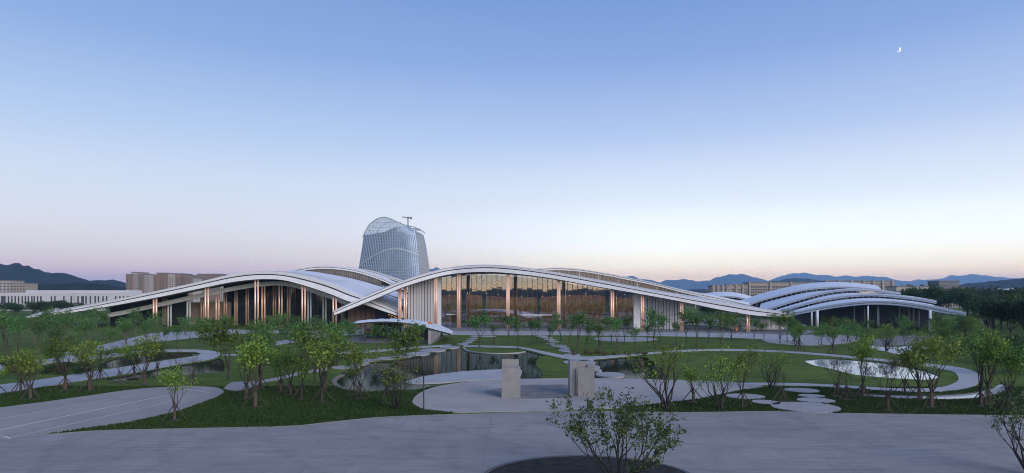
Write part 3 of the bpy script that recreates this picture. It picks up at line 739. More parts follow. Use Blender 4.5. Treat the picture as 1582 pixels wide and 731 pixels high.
MB().loft([[((px - CX) / F * 243, 243, 0), ((px - CX) / F * 243, 243.3, 0), ((px - CX) / F * 243, 243.3, z), ((px - CX) / F * 243, 243, z)] for px, z in wl_], True, True).build('rear_wall', M_DARKWALL, left)
# slatted brown wall below the crossing of the roofs
bw = MB().box(((538 - CX) / F * 226, 226.5, 0), ((625 - CX) / F * 226, 226.8, 7.0)).build('brown_wall', M_DARKWALL, left)
for k in range(22):
    p0 = 538 + 1.9 * k
    x0 = (p0 - CX) / F * 226
    MB().box((x0 + .04, 226 - .12 * (k % 2), 0), (x0 + .36, 226.45, min(7.6, float(l_at(p0)) + .4))).build('slat', M_BROWN, bw)
M_AMBER = emit_mat('amber_light', (1, .45, .15), .55)
for px, py in ((601, 486.5), (605, 488), (609.5, 489), (604, 491.5), (612, 491)):
    c = P(px, py, 225.6)
    MB().box((c.x - .28, c.y, c.z - .15), (c.x + .28, c.y + .12, c.z + .15)).build('lit_panel', M_AMBER, left)
# stepped roofs and glazed gables behind the left hall
def tier(parent, pts, Y, fh, back, rise, wall_h, m_w, i0, i1, n=50):
    top = curve3(pts, lambda a: Y, n); bot = [p - Vector((0, 0, fh)) for p in top]
    dk = shell('upper_roof', M_ROOF, [p + Vector((0, .8, 0)) for p in top], [Vector((p.x * 1.04, p.y + back, p.z + rise)) for p in top], .5, parent)
    eave(dk, top, bot, .4, .14)
    w = wall_under('glazed_gable', m_w, [p + Vector((0, 1.0, .1)) for p in bot[i0:i1]], lambda t: max(1.0, t.z - wall_h), parent)
    for i in range(i0, i1):
        p = bot[i]; MB().box((p.x - .07, p.y + .75, max(1.0, p.z - wall_h)), (p.x + .07, p.y + .98, p.z + .1)).build('mullion', M_MULL, w)
tier(left, [(440,421.5),(470,423),(500,427.6),(545,437.2),(585,449.2),(625,463)], 252, .9, 18, 1.6, 3.6, M_DGLASS, 6, 48)
tier(left, [(436,424),(443,420.8),(474,412.8),(498,410.8),(523,412),(548,415.9),(577,424.2),(612,439),(650,456)], 276, 1.3, 16, .8, 9.5, mat('bronze_glass', (.17, .15, .135), .18, spec=.8, ior=1.7, noise_amt=.25, noise_scale=.15), 1, 46, 64)
tier(left, [(520,413.5),(545,414),(570,417.5),(600,426.5),(622,434),(655,447)], 300, 1.2, 16, .5, 4.0, M_DGLASS, 2, 46)

# ---- right hall: four stepped vaults on white columns
right = thing('exhibition_hall', 'right hall of four stepped white vaulted roofs standing on slim white columns', 'hall')
def Yv(off): return lambda px: 236 - (px - 1260) * .19 + off
V1 = ([(1222,483.5),(1260,475.5),(1298.5,468.8),(1348,465),(1384.7,465.8),(1421.7,470.2),(1460,477.6),(1493,484.6)], [(1222,488),(1260,481),(1298.5,474.8),(1348,470.6),(1384.7,471.8),(1421.7,476.6),(1460,484),(1493,488)], 0)
V2 = ([(1196,482),(1215,477.5),(1240,470),(1261.6,464.5),(1298.5,457.8),(1348,454.6),(1385,457),(1421.7,461.4),(1447,466)], None, 24)
V3 = ([(1175,480),(1192,475),(1211,469),(1240,460.5),(1274,451.6),(1311,446.9),(1348,448.1),(1392,454)], None, 48)
V4 = ([(1136,475),(1155,470.5),(1178.5,462.5),(1217,452.4),(1240,447.2),(1274,443.4),(1298,442.6),(1335,444.6),(1364,448)], None, 72)
V5 = ([(1080,461.5),(1096,459),(1118,457.2),(1143,459.3),(1165,465)], None, 110)
lays = []
defs = (V1, V2, V3, V4, V5)
def pix(p): return CX + p.x / p.y * F, HY + (CH - p.z) / p.y * F
for li, (pts, bt, off) in enumerate(defs):
    top = curve3(pts, Yv(off), 60)
    bot = curve3(bt, Yv(off), 60) if bt else [p - Vector((0, 0, .8)) for p in top]
    if li < 3:                              # each deck runs back to the foot of the next clerestory
        nx = interp(defs[li + 1][0], 60); nb = nx[:, 1] + .8 / 250 * F + 2.6
        back = []
        for p in top:
            px, py = pix(p); Yb = p.y + 23
            if nx[0, 0] <= px <= nx[-1, 0]: q = min(float(np.interp(px, nx[:, 0], nb)), py - .8)
            else: q = py - 1.5
            back.append(P(px, q, Yb))
    else: back = [Vector((p.x * 1.06, p.y + 26, p.z + 2.4)) for p in top]
    hump = .25 if li < 3 else 1.0
    dk = MB().loft([[(p.x, p.y + .9, p.z - .04)] + [((p.x + (q.x - p.x)*t), p.y + .9 + (q.y - p.y - .9)*t, p.z - .04 + (q.z - p.z)*t + math.sin(t*math.pi)*hump) for t in (.25, .5, .75)] + [(q.x, q.y, q.z), (q.x, q.y, q.z - .5), (p.x, p.y + .9, p.z - .6)] for p, q in zip(top, back)], True, True).build('roof', M_ROOF, right)
    eave(dk, top, bot, .5, .12, M_ROOF)
    seams(dk, top, back, (.2, .4, .6, .8), .1, .14)
    if off:
        w = wall_under('clerestory', M_DGLASS, [p + Vector((0, 1.4, .1)) for p in bot[2:58]], lambda t: t.z - 2.2, right)
        for i in range(3, 58, 2):
            p = bot[i]; MB().box((p.x - .06, p.y + 1.1, p.z - 2.0), (p.x + .06, p.y + 1.38, p.z + .1)).build('mullion', M_LIP, w)
    lays.append((top, bot))
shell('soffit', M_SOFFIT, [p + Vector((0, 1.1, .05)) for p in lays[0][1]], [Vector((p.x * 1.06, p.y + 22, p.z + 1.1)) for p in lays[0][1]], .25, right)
for px, yb, yt, r in ((1262.5, 506, 481, .5), (1254, 504, 483, .3), (1341, 507.5, 474, .24), (1357, 505, 474, .42), (1336, 500, 474, .3), (1390, 503, 474.5, .28), (1405, 500, 475, .3), (1411.5, 500, 476, .3), (1420.5, 500, 478, .34), (1437, 513, 480.5, .42), (1320, 501, 475, .26), (1439, 502, 482, .3)):
    Y = F * CH / (yb - HY); zt = CH - (yt - HY) / F * Y + .3
    Y = min(Y, 236 - (px - 1260) * .19 + 15)
    c = P(px, HY, Y)
    MB().tube([(c.x, Y, 0), (c.x, Y, zt)], [r, r * .85], 12).build('column', M_WHITECOL, right, True)
rows = []
for p in lays[0][1][3:54]:
    q = Vector((p.x * 1.055, p.y + 20, p.z + .6))
    rows.append([(q.x, q.y, 0), (q.x, q.y + .4, 0), (q.x, q.y + .4, q.z), (q.x, q.y, q.z)])
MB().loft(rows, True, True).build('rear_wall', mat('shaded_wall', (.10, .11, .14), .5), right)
# ------------------------------------------------------------------ glass tower with its crane
tower = thing('glass_tower', 'tall tapering blue glass tower with an open curved lattice crown', 'tower')
TY = 800.0
tl = interp([(337, 591), (338.5, 584), (342, 579), (346, 574), (350, 569.4), (361, 563), (380, 560.2), (415, 554.6), (456, 549)], 60)      # left outline: row -> column
def t_left(py): return float(np.interp(py, tl[:, 0], tl[:, 1]))
def t_right(py): return float(np.interp(py, [349, 352, 359.4, 394, 425, 456], [628.5, 640, 643, 646.6, 649, 652]))
solid_top = interp([(560, 363.5), (575, 362.2), (596, 359), (606, 355), (615, 351.6), (628, 350.5), (640, 352.5), (644, 357)], 40)        # glass body ends here
crown_top = interp([(560, 366), (563, 361), (569.4, 350), (579, 342), (591, 337), (602, 338), (615.4, 344), (628.5, 349), (640, 351.5), (645, 356)], 60)
def f_top(px): return float(np.interp(px, solid_top[:, 0], solid_top[:, 1]))
def f_crown(px): return float(np.interp(px, crown_top[:, 0], crown_top[:, 1]))
def bulge(u): return -7.0 * (1 - (2*u - 1) ** 2)          # the front is gently bowed towards the viewer
def face_pt(u, py, dy=0.0):
    a, b = t_left(py), t_right(py)
    px = a + (b - a) * u
    return P(px, py, TY) + Vector((0, bulge(u) + dy, 0))
rows = []
for k in range(33):
    u = k / 32
    px0 = t_left(415) + (t_right(415) - t_left(415)) * u
    col_pts = []
    ytop = f_top(t_left(360) + (t_right(360) - t_left(360)) * u)
    for j in range(13): col_pts.append(face_pt(u, 470 + (ytop - 470) * j / 12))
    rows.append(col_pts)
body = MB().loft(rows)
back = [[Vector((p.x * (.975 if i > 10 else 1.0), TY + 62, p.z - 6 * (k / 12))) for k, p in enumerate(r)] for i, r in enumerate(rows)]
body.loft([rows[0], back[0]]); body.loft(back)
body.loft([[r[-1] for r in rows], [r[-1] for r in back]])
bo = body.build('tower_body', M_TGLASS, tower)
# right flank: its evening light is put into a separate glass colour
def flank(py): return float(np.interp(py, [352, 358.6, 380, 420, 456], [650, 655, 659, 664.6, 669]))
rows = []
for j in range(14):
    py = 470 + (357.5 - 470) * j / 13
    a = face_pt(1, py); b = P(flank(py), py, TY + 45)
    b.z = a.z
    rows.append([a, a.lerp(b, .5), b, Vector((a.x, TY + 62, a.z))])
MB().loft(rows, False, False).build('tower_flank', M_TSIDE, tower)
for k in range(33):                                         # vertical fins
    u = k / 32
    ytop = f_top(t_left(360) + (t_right(360) - t_left(360)) * u)
    pts = [face_pt(u, 470 + (ytop - 470) * j / 8, -.35) for j in range(9)]
    MB().loft([[(p.x - .3, p.y - .3, p.z), (p.x + .3, p.y - .3, p.z), (p.x + .3, p.y + .5, p.z), (p.x - .3, p.y + .5, p.z)] for p in pts], True, True).build('fin', M_FIN, tower)
py = 462.0
while py > 357:                                             # storey bands
    us = [u for u in np.linspace(0, 1, 25) if f_top(t_left(360) + (t_right(360) - t_left(360)) * u) < py - 1]
    if len(us) > 2:
        pts = [face_pt(u, py, -.12) for u in us]
        MB().loft([[(p.x, p.y, p.z - .3), (p.x, p.y, p.z + .3), (p.x, p.y + .3, p.z + .3), (p.x, p.y + .3, p.z - .3)] for p in pts], True, True).build('storey_band', M_TBAND, tower)
    py -= 4.7
arch = interp([(0.0, 410.5), (.12, 402), (.3, 392.5), (.45, 387), (.62, 384.6), (.8, 387.5), (1.0, 394.5)], 40)
pts = [face_pt(u, y, -.8) for u, y in arch]
MB().loft([[(p.x, p.y, p.z - .9), (p.x, p.y, p.z + .9), (p.x, p.y + .9, p.z + .9), (p.x, p.y + .9, p.z - .9)] for p in pts], True, True).build('arch_band', M_FIN, tower)
crown = MB()
cpts = [P(px, py, TY + 2) + Vector((0, bulge((px - 560) / 85), 0)) for px, py in crown_top]
cback = [p + Vector((6, 30, -1.5)) for p in cpts]
crown.tube(cpts, .55, 5); crown.tube(cback, .45, 5)
cr = crown.build('crown_rim', M_FIN, tower)
M_CGLASS = glass_mat('crown_glass', (.62, .70, .80), .22, .6)
rows = []
for px in np.linspace(563, 640, 40):
    lo, hi = f_top(px) + 1, f_crown(px) + .6
    off = Vector((0, bulge((px - 560) / 85) + .6, 0))
    if lo > hi: rows.append([P(px, lo, TY + 2) + off, P(px, hi, TY + 2) + off])
MB().loft(rows).build('crown_glass', M_CGLASS, cr)
for px in np.linspace(562, 643, 38):
    t = np.array([px, f_crown(px)]); lo = f_top(px)
    if lo - t[1] > 1.2:
        off = Vector((0, bulge((px - 560) / 85), 0))
        MB().tube([P(px, lo + 1, TY + 2) + off, P(px, t[1], TY + 2) + off], .4, 4).build('crown_post', M_FIN, cr)
        MB().tube([P(px, lo + 1, TY + 2) + off + Vector((6, 30, 0)), P(px, t[1], TY + 2) + off + Vector((6, 30, -1.5))], .3, 4).build('crown_post', M_TBAND, cr)
for lv in (340.5, 344.5, 348.5, 352.5, 356.5, 360.5):
    seg = [px for px in np.linspace(561, 643, 60) if f_crown(px) < lv < f_top(px) + .5]
    if len(seg) > 2:
        for dy, m_ in ((0, M_FIN), (30, M_TBAND)):
            MB().tube([P(px, lv, TY + 2) + Vector((dy * .2, bulge((px - 560) / 85) + dy, 0)) for px in seg], .24, 4).build('crown_ring', m_, cr)
for i in range(4, 56, 4): MB().tube([cpts[i], cback[i]], .22, 4).build('crown_strut', M_TBAND, cr)
for px in np.linspace(630, 655, 10):                       # short lattice crown over the flank
    MB().tube([P(px, 360 + (px - 630) * .05, TY + 20), P(px, 350.5 + max(0, px - 640) * .55, TY + 22)], .25, 4).build('crown_post', M_TBAND, cr)
MB().tube([P(628.5, 349.2, TY + 15), P(640, 351, TY + 20), P(648, 354, TY + 26), P(655, 358.6, TY + 32)], .5, 5).build('crown_rim', M_FIN, cr)

crane = thing('tower_crane', 'small grey tower crane standing on the roof of the glass tower', 'crane')
c = P(630.3, 352, TY + 25); Yc = TY + 25
def CP(px, py): return P(px, py, Yc)
mast = MB()
for dx in (-.6, .6):
    for dy in (-.6, .6): mast.tube([CP(630.3, 355) + Vector((dx, dy, 0)), CP(630.3, 337) + Vector((dx, dy, 0))], .16, 4)
for k in range(8):
    a, b = CP(630.3, 355 - k*2.2), CP(630.3, 355 - (k+1)*2.2); s = -1 if k % 2 else 1
    for dy in (-.6, .6): mast.tube([a + Vector((.6*s, dy, 0)), b + Vector((-.6*s, dy, 0))], .12, 4)
mast.build('mast', M_CRANE, crane)
j = MB().tube([CP(621, 335.2), CP(636, 335.8)], .35, 4).tube([CP(622, 336.4), CP(635, 337.0)], .3, 4)
for k in range(9): j.tube([CP(621.5 + k*1.5, 335.3), CP(622.2 + k*1.5, 336.8)], .14, 4)
j.build('jib', M_CRANE, crane)
MB().box(CP(633.6, 338.6) - Vector((0, .9, 0)), CP(636.2, 335.2) + Vector((0, .9, 0))).build('counterweight', M_CRANE, crane)
MB().box(CP(629.3, 338.4) - Vector((0, 1, 0)), CP(631.6, 336.2) + Vector((0, 1, 0))).build('cab', M_CRANE, crane)

# ------------------------------------------------------------------ far buildings
M_AW1 = mat('apartment_tan', (.24, .165, .125), .8, noise_amt=.08, noise_scale=.05)
M_AW2 = mat('apartment_pale', (.40, .355, .33), .8, noise_amt=.06, noise_scale=.05)
M_AW3 = mat('apartment_cream', (.31, .265, .225), .8, noise_amt=.06, noise_scale=.05)
M_WIN = mat('window_dark', (.045, .052, .065), .2, spec=.6)
M_WHITEB = mat('white_render', (.50, .49, .51), .75, noise_amt=.05, noise_scale=.05)
M_TILE = mat('grey_roof', (.16, .155, .16), .8)
def block(parent, x0, x1, ytop, Y, dep, m_, bays, floors, wfrac=.5, hfrac=.55, strip=False, roof=True, zb=0.0):
    a, b = (x0 - CX) / F * Y, (x1 - CX) / F * Y
    zt = CH - (ytop - HY) / F * Y
    MB().box((a, Y, zb), (b, Y + dep, zt)).build('wall', m_, parent)
    if roof: MB().box((a - .4, Y - .5, zt), (b + .4, Y + dep + .4, zt + 1.1)).build('roof', M_TILE, parent)
    me = None
    bw = (b - a) / bays; fh = 3.1 if not floors else (zt - 1) / floors
    fl = floors or int((zt - 1) / 3.1)
    vis = CH + 4 - 14 / F * Y                # storeys the photo can see, above the trees
    for i in range(bays):
        xc = a + bw * (i + .5)
        if strip:
            if me is None: me = MB().box((-bw*wfrac/2, -.15, 0), (bw*wfrac/2, .3, zt - 1.5 - max(0, vis))).mesh('window', M_WIN)
            link('window', me, parent, (xc, Y, max(0, vis)))
            continue
        for k in range(fl):
            if fh * (k + 1) < vis - 6: continue
            if me is None: me = MB().box((-bw*wfrac/2, -.15, -fh*hfrac/2), (bw*wfrac/2, .3, fh*hfrac/2)).mesh('window', M_WIN)
            link('window', me, parent, (xc, Y, fh * (k + .55)))
ap_l = ['leftmost brown apartment tower behind the left hall roof', 'second brown apartment tower from the left, behind the left hall roof', 'third, widest brown apartment tower behind the left hall roof', 'small far apartment tower with two roof blocks nearest the left hall crest']
G_AP = 'brown apartment towers behind the left hall'
for lab, segs, Y in ((ap_l[0], [(194.5, 203, 424.5, M_AW1, 2), (203, 214, 421.5, M_AW2, 3), (214, 220, 424, M_AW1, 2), (220, 231, 425, M_AW2, 3)], 900),
                     (ap_l[1], [(231, 242, 425.8, M_AW1, 3), (242, 254, 422.5, M_AW1, 3)], 915),
                     (ap_l[2], [(254, 268, 423.5, M_AW2, 4), (268, 283, 423.6, M_AW1, 4), (283, 295, 426, M_AW1, 3), (295, 299, 430, M_AW2, 1)], 930),
                     (ap_l[3], [(305, 325, 424, M_AW1, 5), (325, 340, 424, M_AW1, 4), (340, 352, 428, M_AW2, 3)], 1150)):
    t = thing('apartment_tower', lab, 'building', group=G_AP)
    for i, (a, b, y, m_, n) in enumerate(segs): block(t, a, b, y, Y + (i % 2) * 5, 26, m_, n, None, .5, .5)
rab = ['low leftmost block of the tan apartment row behind the right hall', 'second tan apartment block from the left behind the right hall', 'third tan apartment block from the left behind the right hall', 'tallest long tan apartment block above the left half of the right hall vaults', 'lower recessed tan apartment block in the middle of the right hall row', 'long tan apartment block above the right hall crest', 'rightmost tan apartment block behind the right hall vaults']
for i, (a, b, y, n, Y) in enumerate(((1093, 1102, 450, 3, 740), (1102, 1127, 442.5, 7, 720), (1127, 1158, 441, 9, 725), (1158, 1262, 437.5, 26, 730), (1262, 1277, 438.5, 4, 745), (1277, 1334, 435, 15, 735), (1334, 1382, 435.3, 13, 740))):
    t = thing('apartment_block', rab[i], 'building', group='tan apartment blocks behind the right hall')
    block(t, a, b, y, Y, 20, M_AW3, n, None, .72, .62)
    zt = CH - (y - HY) / F * Y
    for k in range(0, n + 1, max(2, n // 3)):
        x = (a + (b - a) * k / n - CX) / F * Y
        MB().box((x - 1.1, Y - 1.2, 0), (x + 1.1, Y + 1, zt + 1.6)).build('stair_core', M_AW3, t)
t = thing('office_building', 'long low white building with narrow vertical windows at far left', 'building')
a = MB()
Yw = 450.0
for x0, x1, yt in ((-60, 112, 452), (112, 240, 452.6)):
    block(t, x0, x1, yt, Yw + (0 if x0 < 0 else 4), 40, M_WHITEB, 1, 1, .001, .001, roof=False)
    n = 34 if x0 < 0 else 20
    wn_me = MB().box((-.48, -.12, -2.6), (.48, .3, 2.6)).mesh('window', M_WIN)
    wn_wd = MB().box((-.95, -.12, -2.6), (.95, .3, 2.6)).mesh('window', M_WIN)
    rw = random.Random(3)
    for k in range(n):
        px = x0 + (x1 - x0) * (k + .5) / n + rw.uniform(-.9, .9)
        if rw.random() < .12: continue
        link('window', wn_wd if rw.random() < .14 else wn_me, t, ((px - CX) / F * Yw, Yw + (0 if x0 < 0 else 4), CH - (463.4 - HY) / F * Yw))
MB().box(((40 - CX) / F * 470, 470, 10), ((200 - CX) / F * 470, 486, CH - (448.6 - HY) / F * 470)).build('roof_storey', M_WHITEB, t)
t = thing('tan_building', 'small cream building with dark eaves above the white block at far left', 'building')
block(t, -20, 16, 434.5, 700, 20, M_AW2, 6, None, .5, .5); block(t, 16, 39, 438.5, 690, 18, M_AW3, 5, None, .5, .5)
t = thing('grey_building', 'low weathered grey building right of the tan apartment row', 'building')
block(t, 1385, 1439, 443.5, 620, 18, M_AW2, 14, None, .5, .45)
for px in (1410, 1431): MB().box(((px - 2 - CX)/F*620, 622, 18), ((px + 2 - CX)/F*620, 628, CH - (439.5 - HY)/F*620)).build('roof_turret', M_TILE, t)
t = thing('grey_building', 'dark grey building with a flat roof block behind the rightmost vault', 'building')
block(t, 1451, 1482, 435, 720, 20, mat('slate_wall', (.12, .125, .14), .8), 8, None, .55, .5)
t = thing('terrace_building', 'cream terrace building with rows of windows among trees at right', 'building')
block(t, 1455, 1497, 445, 560, 16, M_AW2, 10, None, .5, .5)
for i, (a, b, lab) in enumerate(((1498, 1522, 'pale metal shed between the terrace building and the wooded hill'), (1559, 1600, 'pale metal shed at the right edge below the wooded hill'))):
    t = thing('shed', lab, 'shed', group='pale sheds at right')
    Y = 640
    x0, x1 = (a - CX)/F*Y, (b - CX)/F*Y
    zt = CH - (447.5 - HY)/F*Y
    MB().box((x0, Y, 0), (x1, Y + 30, zt - 1.0)).build('wall', M_WHITEB, t)
    MB().loft([[(x0 - .5, Y - .6, zt - 1), (x0 - .5, Y + 15, zt + 1.2), (x0 - .5, Y + 31, zt - 1)], [(x1 + .5, Y - .6, zt - 1), (x1 + .5, Y + 15, zt + 1.2), (x1 + .5, Y + 31, zt - 1)]], True, True).build('roof', M_ROOF, t)

# ------------------------------------------------------------------ low pavilion on the lawn
pav = thing('pavilion', 'low curved white canopy on dark posts in front of the roof crossing', 'pavilion')
pf = curve3([(543,499.6),(560,497.8),(590,495.9),(620,497.3),(640,500.4),(660,505.2),(680,510.6),(697,515)], lambda a: 157 - (a - 543) * .03, 40)
pb = curve3([(560,494.8),(600,492.6),(630,493.3),(655,496.4),(675,501),(690,506.5),(700,511.5)], lambda a: 176 - (a - 560) * .06, 40)
pr = MB().loft([[(p.x, p.y, p.z), (p.x, p.y, p.z - .42), (q.x, q.y, q.z - .42), (q.x, q.y, q.z), ((p.x+q.x)/2, (p.y+q.y)/2, (p.z+q.z)/2 + .22)] for p, q in zip(pf, pb)], True, True).build('canopy', M_ROOF, pav)
sweep('canopy_edge', M_DARK, [[(p.x, p.y - .05, p.z - .12), (p.x, p.y + .3, p.z - .12), (p.x, p.y + .3, p.z - .5), (p.x, p.y - .05, p.z - .5)] for p in pf], pr)
for t in (.12, .24, .36, .48, .6, .72, .84, .95):
    i = int(t * 39); p, q = pf[i], pb[i]
    MB().tube([p + Vector((0, .1, .05)), p.lerp(q, .5) + Vector((0, 0, .27)), q + Vector((0, 0, .05))], .06, 4).build('canopy_seam', M_LIP, pr)
for px, yb in ((558, 527), (564, 529), (598, 529), (616, 527), (632, 525), (650, 529)):
    g = G(px, yb); zt = 4.25 if px < 630 else 3.6
    MB().box((g.x - .12, g.y - .12, 0), (g.x + .12, g.y + .12, zt)).build('post', M_DARK, pav)
structure('pavilion_floor', slab_mb(gpoly([(530,525),(545,520.5),(590,518.5),(640,518.5),(662,520),(664,528),(630,529.5),(575,530),(540,528.5)], 3), -.2, .08), mat('pavilion_paving', (.15, .135, .13), .8, noise_amt=.1, noise_scale=.5))
a, b, c, d = G(661, 532.5), P(662.5, 511.5, 144), P(679, 514.5, 154), G(682, 522.6)
wedge = [(a.x, a.y, 0), (a.x + .1, a.y, b.z), (c.x, c.y, c.z), (d.x, d.y, 0)]
MB().add(wedge + [(x + .6, y + .5, z) for x, y, z in wedge], [(0, 3, 2, 1), (4, 5, 6, 7), (0, 1, 5, 4), (1, 2, 6, 5), (2, 3, 7, 6), (3, 0, 4, 7)]).build('end_wall', M_WALLCON, pav)
x0, x1 = P(640, HY, 166).x, P(661, HY, 166).x
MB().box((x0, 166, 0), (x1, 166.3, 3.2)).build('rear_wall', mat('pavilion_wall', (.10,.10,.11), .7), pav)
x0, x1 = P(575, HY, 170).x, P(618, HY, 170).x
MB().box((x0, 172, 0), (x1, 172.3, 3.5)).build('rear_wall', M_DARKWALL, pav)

# ------------------------------------------------------------------ vehicles and site things
M_ORANGE = mat('orange_paint', (.55, .16, .035), .45); M_GREENP = mat('green_paint', (.03, .20, .10), .5); M_TYRE = mat('tyre', (.015, .015, .016), .9)
def wheel(parent, x, y, r, w):
    o = MB().tube([(x, y - w/2, r), (x, y + w/2, r)], r, 14).build('wheel', M_TYRE, parent)
    MB().tube([(x, y - w/2 - .02, r), (x, y + w/2 + .02, r)], r * .5, 10).build('rim', M_LIP, o)
g = G(571, 521)
car = thing('work_vehicle', 'small orange and green work vehicle parked under the pavilion canopy', 'vehicle', (g.x, g.y, 0))
MB().prism([(-1.15, -.55), (1.0, -.55), (1.15, -.4), (1.15, .4), (1.0, .55), (-1.15, .55)], .45, 1.15).build('body', M_GREENP, car)
cab = MB().loft([[(-.95, -.5, 1.15), (.75, -.5, 1.15), (.75, .5, 1.15), (-.95, .5, 1.15)], [(-.95, -.5, 1.6), (.9, -.5, 1.6), (.9, .5, 1.6), (-.95, .5, 1.6)], [(-.8, -.45, 2.25), (.45, -.45, 2.25), (.45, .45, 2.25), (-.8, .45, 2.25)]], True, True).build('cab', M_ORANGE, car)
MB().box((-.55, -.53, 1.65), (.25, -.48, 2.1)).build('window', M_WIN, cab)
for x in (-.75, .75):
    for y in (-.5, .5): wheel(car, x, y, .38, .25)
MB().tube([(.8, 0, 1.4), (1.5, 0, 2.3)], .09, 6).build('boom', M_ORANGE, car)
g = P(661, 498, 166)
o = MB().loft([[(math.cos(a)*r*1.0, math.sin(a)*r*.7, z) for a in [2*math.pi*k/10 for k in range(10)]] for r, z in ((.55, 0), (.62, .25), (.5, .5), (.22, .66))], True, True).build('tarpaulin_bundle', M_ORANGE, None, True)
pi_ = int(np.argmin([abs(p.x/p.y - (661-CX)/F) for p in pf]))
m_ = (pf[pi_] + pb[pi_]) / 2
o.location = (m_.x, m_.y, m_.z + .18)
tag(o, 'orange red bundle lying on top of the pavilion canopy', 'bundle')
def sedan(label, loc, rz, m_):
    t = thing('parked_car', label, 'car', loc, 'dark cars parked beyond the main hall')
    t.rotation_euler = (0, 0, rz)
    b = MB().loft([[(x, y * w, z) for x, z in ((-2.2, .35), (-2.25, .7), (-1.5, .92), (1.3, .95), (2.15, .75), (2.2, .35))] for y, w in ((-.88, 1), (-.4, 1), (.4, 1), (.88, 1))], True, True).build('body', m_, t)
    cbn = MB().loft([[(x, y, z) for x, z in ((-1.5, .9), (-1.0, 1.45), (.4, 1.45), (1.1, .93))] for y in (-.74, 0, .74)], True, True).build('cabin', M_WIN, t)
    for x in (-1.35, 1.35):
        for y in (-.82, .82): wheel(t, x, y, .33, .22)
    for y in (-.6, .6): MB().box((2.1, y - .18, .58), (2.22, y + .18, .72)).build('headlight', M_LIP, t)
M_CARD = mat('dark_car_paint', (.02, .022, .03), .3); M_CARG = mat('grey_car_paint', (.14, .15, .17), .3)
sedan('black car parked left of a grey car beyond the hall at right', (P(1066, HY, 246).x, 246, 0), R(4), M_CARD)
sedan('dark grey car parked right of a black car beyond the hall', (P(1086, HY, 246).x, 246.5, 0), R(-3), M_CARG)
# white hoarding under the right end of the main roof
h = thing('hoarding', 'long white site hoarding below the right tip of the main roof', 'fence')
for k in range(22):
    p0 = 1128 + 4 * k
    x0, x1 = (p0 - CX) / F * 206, (p0 + 4 - CX) / F * 206
    MB().box((x0 + .02, 206 + (.06 if k % 2 else 0), .05), (x1 - .02, 206.15, 3.3)).build('board', mat('hoarding_board', (.46, .47, .52), .6, rand=.05), h)
    MB().box((x0 - .05, 206.15, 0), (x0 + .05, 206.3, 3.2)).build('post', M_LIP, h)
o = thing('barrier_drum', 'small orange drum standing in front of the white hoarding', 'drum', G(1137, 512.5))
MB().tube([(0,0,0),(0,0,.1)], .55, 12).build('foot', M_TYRE, o)
MB().tube([(0,0,.1),(0,0,.6),(0,0,1.2),(0,0,1.45)], [.46,.44,.38,.30], 12).build('drum', M_ORANGE, o)
MB().tube([(0,0,.62),(0,0,.85)], [.455,.435], 12).build('stripe', M_LIP, o)

# ------------------------------------------------------------------ concrete blocks on the plaza
def cblock(label, parts):
    t = thing('concrete_block', label, 'concrete block', group='raw concrete blocks on the plaza')
    for x0, x1, yb, yt, dep, dy in parts:
        Y = F * CH / (yb - HY) + dy
        a, b = (x0 - CX)/F*Y, (x1 - CX)/F*Y; zt = CH - (yt - HY)/F*Y
        core = MB().box((a + .025, Y + .025, .03), (b - .025, Y + dep - .025, zt - .03)).build('concrete_wall', M_WALLCON, t)
        n = max(1, round(zt / 2.2)); e = .012
        for k in range(n):                      # poured in lifts, a shadow joint between them
            z0, z1 = .03 + (zt - .03) * k / n + .004, .03 + (zt - .03) * (k + 1) / n - .004
            MB().loft([[(a + q, Y + q, z), (b - q, Y + q, z), (b - q, Y + dep - q, z), (a + q, Y + dep - q, z)] for q, z in ((e, z0), (0, z0 + e), (0, z1 - e), (e, z1))], True, True).build('concrete_lift', M_WALLCON, core)
cblock('tall raw concrete block standing alone left of the paving patch', [(775, 804, 615.5, 568, .5, 0), (775.5, 801.5, 615.5, 555.2, .5, 1.6), (775, 779.5, 615.5, 567.5, 1.1, .5), (799, 803.8, 615.5, 567.5, 1.1, .5)])
cblock('raw concrete block with a stepped hollow top behind the foreground shrub', [(893, 918.5, 613, 568.5, .45, 0), (880.5, 890, 613, 558, 2.2, .6), (890.2, 907, 613, 558.6, .45, 2.6), (907.5, 918, 613, 563, .45, 2.4)])
# lamp post
g = G(654.5, 637)
lp = thing('lamp_post', 'slim dark lamp post at the left edge of the plaza', 'lamp post', (g.x, g.y, 0))
MB().tube([(0,0,.05),(0,0,.2),(0,0,3.5)], [.10,.075,.065], 10).build('pole', M_DARK, lp, True)
MB().tube([(0,0,3.5),(0,0,4.68)], .085, 10).build('lamp_head', M_DARK, lp, True)
MB().tube([(0,0,4.68),(0,0,4.74)], .1, 10).build('cap', M_DARK, lp)
MB().tube([(0,0,0),(0,0,.06)], .2, 10).build('base_plate', M_DARK, lp)
# waste bin behind the shrub
g = G(911, 632)
wb = thing('waste_bin', 'small dark bin on the road edge behind the foreground shrub', 'bin', (g.x, g.y, 0))
MB().tube([(0,0,0),(0,0,.75)], [.24,.28], 10).build('body', M_DARK, wb)
MB().tube([(0,0,.75),(0,0,.85)], [.31,.2], 10).build('lid', M_GROOVE, wb)

